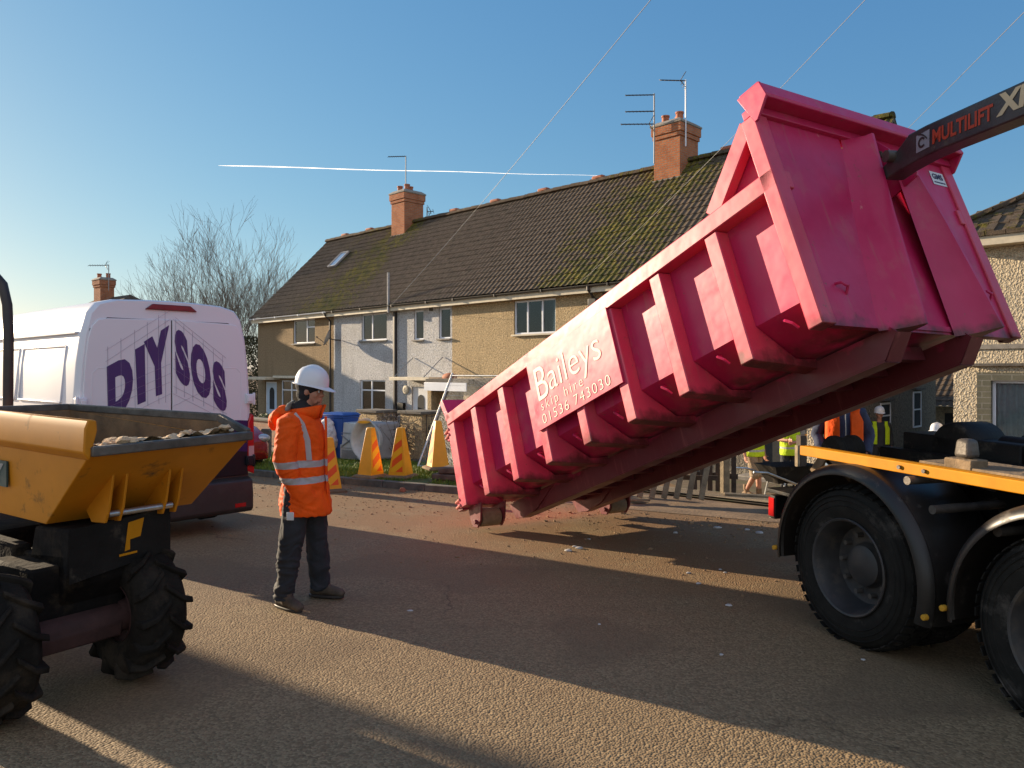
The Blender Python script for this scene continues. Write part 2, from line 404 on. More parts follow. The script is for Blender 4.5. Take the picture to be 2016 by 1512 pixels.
M['helmet'] = plain('white_helmet_plastic', (.68,.68,.70), .28, var=.04)
M['dark_cloth'] = plain('dark_work_cloth', (.022,.024,.030), .85, var=.3, scale=6, bump=.6, bscale=14)
M['beanie'] = plain('black_knit', (.018,.018,.020), .95, var=.2, scale=30, bump=.6, bscale=90)
M['grey_fleece'] = plain('grey_fleece', (.22,.20,.17), .95, var=.3, scale=10, bump=.6, bscale=50)
M['khaki'] = plain('khaki_cotton', (.27,.20,.125), .9, var=.2, scale=6, bump=.5, bscale=20)
M['denim'] = plain('blue_denim', (.11,.16,.24), .9, var=.2, bump=.4)
M['navy'] = plain('navy_cotton', (.035,.045,.085), .9, var=.2, bump=.4)
M['boot'] = plain('tan_boot_leather', (.20,.12,.055), .7, var=.35, scale=14, bump=.4)
M['brownboot'] = plain('muddy_boot_leather', (.085,.06,.04), .8, var=.4, scale=14, bump=.4)
M['bark'] = plain('bark', (.14,.11,.085), .9, var=.35, scale=12)
M['sticker'] = plain('sticker_white', (.62,.64,.66), .5, var=.03)
M['sticker_dark'] = plain('sticker_ink', (.03,.035,.09), .6, var=.1)

# ================================================================ GROUND
def sheet(name, fn, nu, nv, mat, kind='structure', parent=None):
    o = MB().grid(fn, nu, nv).build(name, mat, parent, smooth=0); 
    if kind: o['kind'] = kind
    return o
# one sheet reaching the horizon, finer near the camera
xs = [-3000,-600,-200,-90]+[-60+2.0*i for i in range(66)]+[90,200,600,3000]
ys = [-400,-60]+[-20+1.6*i for i in range(60)]+[90,200,600,3000]
mb = MB(); b = 0
for y in ys:
    for x in xs: mb.v.append((x, y, gz(x, y) if abs(x) < 100 and y < 95 else -1.6))
W_ = len(xs)
for j in range(len(ys)-1):
    for i in range(W_-1): mb.f.append([j*W_+i, j*W_+i+1, (j+1)*W_+i+1, (j+1)*W_+i]); mb.mi.append(0)
g = mb.build('road', M['asphalt'], smooth=3.2); g['kind'] = 'structure'
M['path'] = plain('concrete_footpath', (.20,.155,.11), .9, var=.3, scale=2.5, bump=.4, bscale=50, dirt=((.13,.085,.05), 1.3, .5))
M['soil'] = plain('garden_soil', (.12,.085,.05), .95, var=.4, scale=2.5, bump=.8, bscale=20, dirt=((.09,.10,.03), 1.0, .5))
M['gravel'] = plain('gravel_mix', (.30,.215,.12), .95, var=.6, scale=45, bump=1.0, bscale=60)
M['grassbase'] = plain('grass_soil', (.09,.11,.025), .95, var=.4, scale=6, bump=.6)
def kz(s, k, off): x, y = kp(s, k); return (x, y, gz(x, y)+off)
def ks(x, y): return (x+2.7)*.85-(y-13.2)*.53
def rise(x, y): return .015+.095*(1-max(0, min(1, (ks(x, y)-1.6)/1.0)))
# kerb stones (a real step), verge, footpath
sheet('footpath', lambda u, v_: (lambda p: (p[0], p[1], p[2]+rise(p[0], p[1])-.003))(kz(-26+u*28.3, 2.9+v_*1.75, 0)), 90, 4, M['path'])
def gardenpt(u, v_):
    x, y = FP(-14+u*34, -7.75+v_*7.7); return (x, y, gz(x, y)+rise(x, y)*(1-v_)+.022)
sheet('garden', gardenpt, 50, 12, M['soil'])
mb = MB(); s_ = -12.0
while s_ < 2.2:
    a, b2 = s_, s_+.9
    p = [V(kz(a, 0, 0)), V(kz(b2-.012, 0, 0)), V(kz(b2-.012, .14, 0)), V(kz(a, .14, 0))]
    mb.add([q+V((0,0,-.1)) for q in p]+[q+V((0,0,.115)) for q in p], [(0,3,2,1),(4,5,6,7),(0,1,5,4),(1,2,6,5),(2,3,7,6),(3,0,4,7)])
    s_ += .9
k_ = mb.build('kerb', M['dark_concrete'], bevel=.012); k_['kind'] = 'structure'
sheet('verge', lambda u, v_: kz(-12+u*14.1, .14+v_*2.78, .10), 40, 8, M['grassbase'])
M['dirtpath'] = plain('muddy_ground', (.21,.135,.075), .95, var=.35, scale=2.2, bump=.8, bscale=30, dirt=((.12,.075,.045), 1.8, .5))
# muddy dropped crossing beyond the end of the verge
sheet('crossing', lambda u, v_: kz(2.1+u*18, .0+v_*5.2, .006+.008*v_), 40, 10, M['dirtpath'])
sheet('gravel_path', lambda u, v_: (lambda x, y: (x, y, gz(x, y)+.04*(1-v_)+.022))(*FP(10.6+u*9, -7.7+v_*5.0)), 20, 10, M['gravel'])
# grass blades
rg = random.Random(3)
t = NT('grass_blades'); t.set(c=t.ramp(t.noise(2.5, 4), [(.3, (.08,.14,.015)), (.7, (.21,.26,.035))]), rough=.7, spec=.3); M['grass'] = t.m
mb = MB()
for i in range(26000):
    s_ = rg.uniform(-8.5, 2.0); k = .16+2.7*rg.random()
    if noise.noise(V((s_*1.2, k*1.2, 0))) < -.32: continue
    x, y, z = kz(s_, k, .10); h = rg.uniform(.03, .085)*(1+.6*noise.noise(V((s_*2, k*2, 5)))); a = rg.uniform(0, 2*pi); wd = rg.uniform(.006, .011)
    lx, ly = rg.uniform(-.03, .03), rg.uniform(-.03, .03)
    mb.add([(x-wd*cos(a), y-wd*sin(a), z), (x+wd*cos(a), y+wd*sin(a), z), (x+lx, y+ly, z+h)], [(0,1,2)])
tag(mb.build('grass', M['grass'], smooth=0), 'short green grass on the verge behind the kerb', 'grass', kind='stuff')

# ================================================================ BUILDINGS
ZG, ZE, ZR, NR = -1.05, 4.2, 8.5, 4.0      # ground, eaves, ridge, depth of the ridge
def wall_with_holes(mb, x0, x1, z0, z1, holes, depth=.14, y=0.0, m=0):
    X = sorted({x0, x1}|{h[0] for h in holes}|{h[1] for h in holes}); Z = sorted({z0, z1}|{h[2] for h in holes}|{h[3] for h in holes})
    for i in range(len(X)-1):
        for j in range(len(Z)-1):
            cx, cz = (X[i]+X[i+1])/2, (Z[j]+Z[j+1])/2
            if any(h[0] < cx < h[1] and h[2] < cz < h[3] for h in holes): continue
            mb.add([(X[i],y,Z[j]),(X[i+1],y,Z[j]),(X[i+1],y,Z[j+1]),(X[i],y,Z[j+1])], [(0,1,2,3)], m)
    for a, b, c, d in holes:
        q = y+depth
        mb.add([(a,y,c),(a,q,c),(a,q,d),(a,y,d)], [(0,1,2,3)], m); mb.add([(b,y,c),(b,y,d),(b,q,d),(b,q,c)], [(0,1,2,3)], m)
        mb.add([(a,y,d),(a,q,d),(b,q,d),(b,y,d)], [(0,1,2,3)], m); mb.add([(a,y,c),(b,y,c),(b,q,c),(a,q,c)], [(0,1,2,3)], m)
def window(par, x0, x1, z0, z1, verts=(), horz=(), blind=None, sill=True, sillmat='concrete', y=.05, frame='pvc'):
    f = MB(); w_ = .055; X = [x0, *verts, x1]
    f.box(x0, x1, y, y+.06, z1-w_, z1); f.box(x0, x1, y, y+.06, z0, z0+w_)
    f.box(x0, x0+w_, y, y+.06, z0+w_, z1-w_); f.box(x1-w_, x1, y, y+.06, z0+w_, z1-w_)
    for q in verts: f.box(q-w_*.6, q+w_*.6, y, y+.06, z0+w_, z1-w_)
    for a, b, zz in horz: f.box(a+w_*.7, b-w_*.7, y+.003, y+.057, zz-w_*.5, zz+w_*.5)
    wn = f.build('window', M[frame], par, bevel=.006)
    p = MB(); p.box(x0+.03, x1-.03, y+.028, y+.034, z0+.03, z1-.03); p.build('pane', M['glass'], wn, smooth=0)
    if sill: MB().box(x0-.06, x1+.06, -.09, y+.01, z0-.06, z0-.004).build('sill', M[sillmat], wn, bevel=.008)
    if blind:
        c = MB()
        if blind == 'vertical':
            x = x0+.05
            while x < x1-.1: c.add([(x,y+.09,z0),(x+.085,y+.12,z0),(x+.085,y+.12,z1),(x,y+.09,z1)], [(0,1,2,3)]); x += .095
        else:
            c.grid(lambda u, v_: (x0+u*(x1-x0), y+.10+.018*sin(u*(x1-x0)*70)+.01*sin(u*31), z0+v_*(z1-z0)), int((x1-x0)*60), 1)
        c.build('curtain', M['blind' if blind == 'vertical' else 'curtain'], wn)
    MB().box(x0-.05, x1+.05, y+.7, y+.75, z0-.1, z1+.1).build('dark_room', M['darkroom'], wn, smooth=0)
    return wn
def roof_slope(par, x0, x1, n0, z0, n1, z1, mat, name='roof', pitch=.215, course=.31, amp=.024, seed=1, flip=False):
    L = sqrt((n1-n0)**2+(z1-z0)**2); nc = max(1, int(L/course)); un = V((0, (n1-n0)/L, (z1-z0)/L)); nn = V((0, -un.z, un.y))
    if flip: nn = V((0, -un.z, un.y))*(-1 if n1 < n0 else 1)
    if nn.z < 0: nn = -nn
    xs_ = []; nt_ = int((x1-x0)/pitch)
    for i in range(nt_+1):
        for ph, hh in ((0, 0), (.12, .75), (.25, 1), (.38, .75), (.5, .08), (.75, -.1)):
            if i < nt_ or ph == 0: xs_.append((x0+(i+ph)*(x1-x0)/nt_, hh, i))
    mb = MB(); rr = random.Random(seed); jit = {}
    rows = []
    for k in range(nc):
        rows += [(k/nc, .022, k), ((k+1)/nc, 0.0, k)]
    for fr, up, k in rows:
        for x, hh, i in xs_:
            j = jit.setdefault((i, k), rr.uniform(-.006, .006))
            sag = -.03*sin(pi*fr)*(.5+.5*noise.noise(V((x*.25, fr, seed))))
            mb.v.append(tuple(V((x, n0, z0)) + un*(L*fr - (.02 if up else 0)*0) + nn*(amp*hh+up+j+.02+sag)))
    Wd = len(xs_)
    for j in range(len(rows)-1):
        for i in range(Wd-1): mb.f.append([j*Wd+i, j*Wd+i+1, (j+1)*Wd+i+1, (j+1)*Wd+i]); mb.mi.append(0)
    b = len(mb.v)
    return mb.build(name, mat, par, smooth=.9)
def ridge_tiles(par, x0, x1, n, z, mat):
    mb = MB(); x = x0; rr = random.Random(5)
    while x < x1-.02:
        q = min(x+.44, x1); zz = z+rr.uniform(-.01, .012)
        mb.loft([[V((xx, n+.16*cos(a)*s_, zz+.15*sin(a)*s_-.05)) for a in [pi*i/8 for i in range(9)]]+[V((xx, n-.1, zz-.08)), V((xx, n+.1, zz-.08))] for xx, s_ in ((x, 1.06), (q-.015, .96))])
        x += .45
    mb.build('ridge', mat, par, smooth=.8)
def chimney(par, x, n, z0, ztop, wx=1.0, wn=1.1, pots=3, mat='brick', cable=True):
    mb = MB(); hx, hn = wx/2, wn/2
    mb.box(x-hx, x+hx, n-hn, n+hn, z0, ztop-.58)
    mb.box(x-hx-.04, x+hx+.04, n-hn-.04, n+hn+.04, ztop-.58, ztop-.44)
    mb.box(x-hx-.075, x+hx+.075, n-hn-.075, n+hn+.075, ztop-.44, ztop-.16)
    c = mb.build('chimney', M[mat], par, bevel=.012)
    MB().loft([[V((x+sx*(hx+e), n+sy*(hn+e), zz)) for sx, sy in ((-1,-1),(1,-1),(1,1),(-1,1))] for e, zz in ((.10, ztop-.16), (.10, ztop-.10), (-.06, ztop+.02))]).build('chimney_cap', M['concrete'], c, bevel=.01)
    for i in range(pots):
        px_, pn = (x+(-.27+.54*i/(max(1, pots-1)))*(1 if pots > 1 else 0), n+(.18 if i % 2 else -.22)*(wn/1.1))
        MB().lathe([(.0,-.02),(.125,-.02),(.118,.22),(.14,.23),(.14,.28),(.10,.28),(.095,0)], (px_, pn, ztop+.0), (0,0,1), 18).build('chimney_pot', M['clay'], c)
    s_ = 1.12
    MB().loft([[V((x+sx*hx*s_, n-hn-.035, 0)) + V((0,0,z)) for sx, z in ((-1, z0+.18),(1, z0+.18),(1, z0+.34),(-1, z0+.34))],
               [V((x+sx*hx*s_, n-hn+.05, 0)) + V((0,0,z)) for sx, z in ((-1, z0+.18),(1, z0+.18),(1, z0+.34),(-1, z0+.34))]]).build('flashing', M['concrete'], c)
    return c
def gutter(par, x0, x1, mat, y=-.36, z=ZE-.02):
    mb = MB(); mb.loft([[V((x, y+.06*cos(a), z+.06*sin(a))) for a in [pi+pi*i/8 for i in range(9)]]+[V((x, y+.045, z)), V((x, y-.045, z))] for x in (x0, x1)])
    x = x0+.5
    while x < x1: mb.box(x-.02, x+.02, y-.07, y+.07, z-.075, z+.008); x += 2.1
    mb.build('gutter', mat, par, smooth=.8)
def downpipe(par, x, mat, r=.045, z0=ZG, z1=ZE, off=-.36):
    MB().tube([(x, off, z1-.06), (x, off, z1-.14), (x, -.09, z1-.40), (x, -.09, z0)], r, 10).build('downpipe', mat, par)
def house(name, t0, t1, mat, label, cat, holes, patches, gutmat, gable=(False, False), seed=1, ztop=ZE, walls=None):
    x, y = FP(t0, 0); h = empty(name, (x, y, 0), HROT, label, cat, 'terraced houses along the street')
    W = t1-t0; D = 8.0; hs = [(a-t0, b-t0, c, d) for a, b, c, d in holes]
    mb = MB()
    if walls:                      # front in several paints
        for wa, wb, mi in walls:
            wall_with_holes(mb, wa-t0, wb-t0, ZG-.3, ztop-.02, [q for q in hs if wa-t0-.01 <= q[0] and q[1] <= wb-t0+.01], m=mi)
    else: wall_with_holes(mb, 0, W, ZG-.3, ztop-.02, hs)
    mb.box(0, W, D-.02, D, ZG-.3, ztop-.02)
    for s_, on in ((0, gable[0]), (W, gable[1])):
        e = .02 if s_ == 0 else -.02
        poly = [(0, ZG-.3), (D, ZG-.3), (D, ztop), (NR, ZR-.12), (0, ztop)]
        mb.prism([(p[0] if p[0] else .003, p[1]) for p in poly], 0, s_, s_+e, 0)
    mats = [M[m_] for m_ in (mat if isinstance(mat, (list, tuple)) else [mat])]
    mb.build('wall', mats, h, smooth=0)
    tm = mk_tiles('roof_tiles_'+name, [(c-t0, wd, am) for c, wd, am in patches])
    ga, gb = (.12 if gable[0] else 0), (.12 if gable[1] else 0)
    rf = roof_slope(h, -ga, W+gb, -.34, ztop+.0, NR, ZR, tm, seed=seed)
    MB().grid(lambda u, v_: (-ga+u*(W+ga+gb), 8.34-v_*4.34, ztop+v_*(ZR-ztop)+.03), 2, 2).build('rear_roof', tm, h, smooth=0)
    ridge_tiles(h, -ga, W+gb, NR, ZR+.06, tm)
    MB().box(-ga, W+gb, -.30, -.27, ztop-.24, ztop-.0).box(-ga, W+gb, -.27, -.001, ztop-.19, ztop-.17).build('fascia', M['cream'], h)
    for s_, on in ((0, gable[0]), (W, gable[1])):
        if on:
            q = -.10 if s_ == 0 else .10
            v_ = MB(); v_.prism([(-.34, ztop-.09), (-.34, ztop+.03), (NR, ZR+.03), (NR, ZR-.10)], 0, s_, s_+q); v_.prism([(8.34, ztop-.09), (NR, ZR-.10), (NR, ZR+.03), (8.34, ztop+.03)], 0, s_, s_+q)
            v_.build('verge_board', M['dark_concrete'], h)
    gutter(h, -ga, W+gb, gutmat, z=ztop-.02)
    return h
# --- left end house
TA = -11.2
hA = house('terraced_house', TA, -4.3, 'dimmed_brown_render', 'brown pebbledash end house with a skylight and white gutter, left end of the row', 'house',
    [(-7.75,-5.85,2.9,3.98),(-10.45,-9.3,-.95,1.12),(-8.9,-5.9,-.15,1.2)], [(-4.4,1.8,1.2),(-7.5,1.6,.45)], M['pvc'], (True, False), 2)
def L(t0, a): return a-t0
window(hA, L(TA,-7.75), L(TA,-5.85), 2.9, 3.98, (L(TA,-6.6),), ((L(TA,-6.6), L(TA,-5.85), 3.62),), 'net')
window(hA, L(TA,-8.9), L(TA,-5.9), -.15, 1.2, (L(TA,-8.0), L(TA,-6.8)), ((L(TA,-8.9), L(TA,-5.9), .75),), 'vertical')
def door(par, x0, x1, z0, z1, col_, arch=True, y=.06):
    o = MB().box(x0+.06, x1-.06, y, y+.05, z0, z1-.06).build('door', col_, par)
    f = MB(); f.box(x0, x0+.06, y-.01, y+.06, z0, z1); f.box(x1-.06, x1, y-.01, y+.06, z0, z1); f.box(x0+.06, x1-.06, y-.01, y+.06, z1-.06, z1); f.build('door_frame', M['pvc'], o, bevel=.005)
    xc = (x0+x1)/2; hw = (x1-x0)*.2
    pts = [(xc-hw, z0+.75), (xc+hw, z0+.75)] + [(xc+hw*cos(a), z1-.5+hw*sin(a)) for a in [pi*i/8 for i in range(9)]]
    MB().prism(pts, 1, y-.012, y-.003).build('door_pane', M['darkroom'], o)
    MB().tube([(x0+.14, y-.04, z0+1.0), (x0+.24, y-.04, z0+1.0)], .012, 6).build('handle', M['chrome'], o)
    return o
M['paleblue'] = plain('pale_blue_door', (.45,.55,.66), .4, var=.05)
door(hA, L(TA,-10.45), L(TA,-9.3), -.95, 1.12, M['paleblue'])
MB().box(L(TA,-10.75), L(TA,-9.0), -.75, 0, 1.22, 1.36).build('door_canopy', M['cream'], hA, bevel=.02)
MB().box(L(TA,-9.05), L(TA,-5.6), -.35, 0, 1.30, 1.42).build('window_canopy', M['cream'], hA, bevel=.02)
downpipe(hA, L(TA,-4.45), M['blackpipe'])
# skylight
def on_slope(x, s_, up):     # point on the front slope: s_ from the eaves, 0..1
    return V((x, -.34+s_*(NR+.34), ZE+s_*(ZR-ZE))) + V((0, -.705, .71))*up
mb = MB()
a_, b_ = L(TA,-8.05), L(TA,-7.42)
for (p, q) in ((on_slope(a_,.56,.1), on_slope(a_,.735,.1)), (on_slope(b_,.56,.1), on_slope(b_,.735,.1)), (on_slope(a_,.56,.1), on_slope(b_,.56,.1)), (on_slope(a_,.735,.1), on_slope(b_,.735,.1))): mb.bar(p, q, .07, .09, up=(0,-.705,.71))
sk = mb.build('skylight', M['greypipe'], hA)
M['skyglass'] = plain('skylight_glass', (.45,.52,.60), .08, .6, var=.05)
MB().add([on_slope(a_,.56,.115), on_slope(b_,.56,.115), on_slope(b_,.735,.115), on_slope(a_,.735,.115)], [(0,1,2,3)]).build('pane', M['skyglass'], sk, smooth=0)
# --- white house
TB = -4.3
hB = house('terraced_house', TB, 3.5, 'white_render', 'white pebbledash terraced house with an arched-glass door and two narrow upstairs windows', 'house',
    [(-2.2,-.45,2.88,3.96),(1.29,1.86,2.82,3.93),(2.76,3.40,2.82,3.93),(-2.3,-.56,-.5,1.28),(1.15,2.15,-1.0,1.05)], [(-4.1,1.5,1.15)], M['blackpipe'], seed=3)
window(hB, L(TB,-2.2), L(TB,-.45), 2.88, 3.96, (L(TB,-1.5),), (), None)
window(hB, L(TB,1.29), L(TB,1.86), 2.82, 3.93, (), (), None)
window(hB, L(TB,2.76), L(TB,3.40), 2.82, 3.93, (), (), None)
window(hB, L(TB,-2.3), L(TB,-.56), -.5, 1.28, (L(TB,-1.55),), ((L(TB,-2.3), L(TB,-.56), .86),), 'vertical')
door(hB, L(TB,1.15), L(TB,2.15), -1.0, 1.05, M['pvc'])
# porch slab on brackets above the door
mb = MB(); mb.box(L(TB,1.0), L(TB,3.35), -.95, 0, 1.30, 1.42).build('porch_canopy', M['cream'], hB, bevel=.01)
for q in (1.25, 3.0): MB().tube([(L(TB,q),-.9,1.42),(L(TB,q),-.02,2.15)], .018, 6).build('canopy_tie', M['greypipe'], hB)
MB().box(L(TB,.10), L(TB,.24), -.12, -.0, ZG, ZE-.25).build('soil_pipe', M['blackpipe'], hB, bevel=.03)
MB().tube([(L(TB,.14), -.35, ZE-.3), (L(TB,.14), -.35, ZE+1.25)], .055, 10).build('vent_pipe', M['greypipe'], hB)
MB().box(L(TB,2.22), L(TB,2.42), -.03, 0, 3.86, 4.0).build('air_vent', M['dark_concrete'], hB)
mb = MB().ball((L(TB,.78), -.02, .92), (.20,.03,.17), 16)
pl_ = mb.build('number_plaque', M['cream'], hB)
mb = MB(); lettering(mb, '6', lambda x, y: (L(TB,.70)+x*.14, -.055, .83+y*.19)); mb.build('number', M['blackpipe'], pl_, smooth=0)
MB().box(L(TB,.42), L(TB,.78), -.14, -.01, -.02, .42).build('letter_box', M['blacksteel'], hB, bevel=.01)
# --- tan house
TC = 3.5
hC = house('terraced_house', TC, 10.3, 'tan_render', 'tan pebbledash terraced house with a three-light upstairs window and flat-roofed porch', 'house',
    [(6.62,8.45,2.84,3.94),(4.2,6.6,-1.0,.9)], [(10.2,2.6,1.25)], M['blackpipe'], seed=4)
window(hC, L(TC,6.62), L(TC,8.45), 2.84, 3.94, (L(TC,7.2), L(TC,7.85)), (), None, sillmat='cream')
downpipe(hC, L(TC,10.05), M['blackpipe'], .05)
MB().box(L(TC,9.9), L(TC,10.2), -.2, -.02, 3.55, 3.8).build('hopper', M['blackpipe'], hC, bevel=.02)
# porch across the front
mb = MB(); mb.box(L(TC,3.85), L(TC,6.05), -1.5, 0, 1.22, 1.38); mb.build('porch_roof', M['dark_concrete'], hC, bevel=.01)
MB().box(L(TC,3.85), L(TC,6.0), -1.56, -1.52, .98, 1.26).build('porch_fascia', M['pvc'], hC, bevel=.005)
MB().box(L(TC,6.1), L(TC,7.6), -1.3, -.02, 1.18, 1.42).build('porch_roof', M['darkwood'], hC, bevel=.02)
MB().box(L(TC,5.75), L(TC,6.05), -1.45, 0, ZG, 1.2).box(L(TC,3.9), L(TC,4.1), -1.45, -.01, ZG, 1.2).build('porch_wall', M['tan_render'], hC, smooth=0)
MB().box(L(TC,4.2), L(TC,6.6), .12, .16, -1.0, .9).build('doorway', M['darkroom'], hC)
MB().ball((L(TC,3.95), -.5, 1.42), (.35,.2,.16), 14).build('clay_ornament', M['clay'], hC)
# --- far right house of the terrace
TD = 10.3
hD = house('terraced_house', TD, 17.0, ['shade_render','tan_render'], 'right end house of the row, plain shaded gable with two small windows', 'house',
    [(11.3,13.2,2.84,3.94),(11.2,13.0,-.3,1.0),(15.0,16.5,-1.0,1.05)], [(10.6,1.8,1.15),(16.5,1.8,1.4)], M['blackpipe'], (False, True), 5)
window(hD, L(TD,11.3), L(TD,13.2), 2.84, 3.94, (L(TD,12.2),), (), None)
window(hD, L(TD,11.2), L(TD,13.0), -.3, 1.0, (L(TD,12.2),), (), None)
MB().box(L(TD,15.0), L(TD,16.5), .10, .14, -1.0, 1.05).build('dark_door', M['darkroom'], hD)
MB().box(L(TD,15.0), L(TD,16.5), .06, .10, .05, .13).build('door_rail', M['yellow'], hD)
MB().box(L(TD,14.9), L(TD,16.6), -.6, .05, -1.06, -.93).build('doorstep', M['concrete'], hD, bevel=.02)
# gable windows (in the +x end wall)
for (n0, n1, z0, z1) in ((5.9, 6.5, .05, 1.0), (3.3, 3.95, .15, .75)):
    q = 17.0-TD
    f = MB(); f.box(q, q+.03, n0-.05, n0, z0-.05, z1+.05); f.box(q, q+.03, n1, n1+.05, z0-.05, z1+.05); f.box(q, q+.03, n0, n1, z1, z1+.05); f.box(q, q+.03, n0, n1, z0-.05, z0); f.box(q, q+.028, n0, n1, (z0+z1)/2-.02, (z0+z1)/2+.02)
    wn = f.build('window', M['pvc'], hD); MB().box(q+.004, q+.012, n0, n1, z0, z1).build('pane', M['darkroom'], wn)
    MB().box(q, q+.12, n0-.12, n1+.12, z1+.10, z1+.15).build('drip_mould', M['dark_concrete'], wn)
chimney(hA, L(TA,-4.3)-.0, 3.95, 7.6, 10.0)
chimney(hC, L(TC,10.3)-.0, 3.95, 7.6, 9.85)
# party-wall lumps of mortar along the ridge
for t_, par, t0 in ((-9.6,hA,TA),(-7.4,hA,TA),(-1.0,hB,TB),(1.6,hB,TB),(4.3,hC,TC),(7.0,hC,TC),(12.2,hD,TD)):
    MB().box(t_-t0-.25, t_-t0+.25, NR-.12, NR+.12, ZR+.1, ZR+.24).build('ridge_vent', M['clay'], par, bevel=.05)

# --- separate house at the right
x, y = FP(19.75, -.6); hE = empty('detached_house', (x, y, 0), HROT, 'cream pebbledash house with a hipped tiled roof at the right edge, net-curtained window', 'house')
mb = MB(); wall_with_holes(mb, 0, 9, ZG-.3, 4.25, [(.42,2.75,-.1,1.62),(4.6,6.8,-.1,1.62),(4.6,6.8,2.7,3.9)], .22)
mb.box(0, .02, .003, 8, ZG-.3, 4.25); mb.box(8.98, 9, .003, 8, ZG-.3, 4.25); mb.box(0, 9, 7.98, 8.0, ZG-.3, 4.25)
mb.build('wall', M['cream_render'], hE, smooth=0)
MB().box(-.02, 9.02, -.035, 0.01, 2.08, 2.17).build('string_course', M['concrete'], hE)
MB().box(.25, 2.95, -.10, .02, 1.74, 1.80).build('lintel', M['dark_concrete'], hE, bevel=.01)
MB().box(.42, .66, -.004, .21, -.1, 1.62).box(2.51, 2.75, -.004, .21, -.1, 1.62).box(.66, 2.51, -.004, .21, 1.46, 1.62).build('brick_reveal', M['olive_brick'], hE, smooth=0)
window(hE, .66, 2.51, -.1, 1.46, (1.6,), (), 'net', y=.12)
window(hE, 4.6, 6.8, -.1, 1.62, (5.7,), (), 'net', y=.12); window(hE, 4.6, 6.8, 2.7, 3.9, (5.7,), (), 'net', y=.12)
M['tilesE'] = mk_tiles('roof_tiles_hipped', [(1.0, 3.0, .6)])
def hipslope(u, v_): pass
mb = MB(); OH = .4; zt = 6.9; hx = (4.0+OH)
rows = 13; pr = random.Random(9)
for k in range(rows):                       # courses of separate thick tiles, cut by the hips
    a, b2 = k/rows, (k+1)/rows
    for f_, ln in (('front', 9+2*OH), ('left', 8+2*OH)):
        x0_, x1_ = a*hx, ln-a*hx
        n_ = max(1, int((x1_-x0_)/.34)); 
        for i in range(n_):
            xa = x0_+(x1_-x0_)*i/n_; xb = x0_+(x1_-x0_)*(i+1)/n_ - .012
            for (p, q, hgt) in ((xa, xa+(xb-xa)*.45, .055), (xa+(xb-xa)*.45, xb, .03)):
                def pt(x, s_, up):
                    d_ = s_*hx; z_ = 4.28+(zt-4.28)*s_+up
                    return (x-OH, -OH+d_, z_) if f_ == 'front' else (-OH+d_, 8+OH-x, z_)
                j = pr.uniform(-.008, .008); h1 = hgt+.03+j
                mb.add([pt(p,a,-.02),pt(q,a,-.02),pt(q,a,h1),pt(p,a,h1),pt(p,b2,h1-.03),pt(q,b2,h1-.03),pt(q,b2,-.02),pt(p,b2,-.02)], [(0,1,2,3),(3,2,5,4),(0,3,4,7),(1,6,5,2)])
mb.add([(9+OH,-OH,4.3),(9+OH,8+OH,4.3),(9+OH-hx,4,zt)], [(0,1,2)]); mb.add([(-OH,8+OH,4.3),(hx-OH,4,zt),(9+OH-hx,4,zt),(9+OH,8+OH,4.3)], [(0,1,2,3)])
mb.build('roof', M['tilesE'], hE, smooth=0)
mb = MB(); mb.bar((-OH,-OH,4.36), (hx-OH,4,zt+.08), .22, .10); mb.bar((hx-OH,4,zt+.08), (9+OH-hx,4,zt+.08), .22, .1)
mb.build('hip_tiles', M['tilesE'], hE, bevel=.03)
MB().box(-OH+.05, 9+OH-.05, -OH+.05, -OH+.08, 4.08, 4.26).box(-OH+.05, -OH+.08, -OH+.08, 8+OH, 4.08, 4.26).box(-OH+.08, 9+OH, -OH+.08, 0, 4.08, 4.10).build('fascia', M['cream'], hE)

# --- low outbuilding seen in the gap
o_ = AT(1842, 800, 27); hF = empty('garage', (o_.x-1.0, 27, 0), HROT, 'low garage with ribbed tiled roof seen in the gap between the two houses', 'garage')
wall_mb = MB().box(0, 5, 0, 4, -1.6, .42); wall_mb.build('wall', M['cream_render'], hF, smooth=0)
roof_slope(hF, -.2, 5.2, -.3, .42, 2.2, 2.0, mk_tiles('garage_tiles', [(1,1,.1)]), seed=8)
MB().box(1.2, 2.2, -.03, -.001, -.9, .2).build('window', M['darkroom'], hF)

# --- distant house behind the van
def far_house(px, Z, wd, label, zr):
    c = AT(px, 730, Z); h = empty('distant_house', (c.x, Z, 0), R(-40), label, 'house')
    MB().box(-wd/2, wd/2, -4, 4, -1.5, zr-2.6).build('wall', M['dimmed_brown_render'], h, smooth=0)
    w2 = wd/2+.4
    MB().add([(-w2,-4.4,zr-2.6),(w2,-4.4,zr-2.6),(w2,4.4,zr-2.6),(-w2,4.4,zr-2.6),(-w2+3,0,zr),(w2-3,0,zr)], [(0,1,5,4),(1,2,5),(2,3,4,5),(3,0,4)]).build('roof', mk_tiles('far_tiles', [(0,3,.2)]), h, smooth=0)
    return h
hG = far_house(222, 46, 10, 'distant hipped-roof house whose chimney shows above the white van', 6.1)
cc = chimney(hG, -.5, -.3, 5.2, 7.25, .95, .8, 2, 'brick')

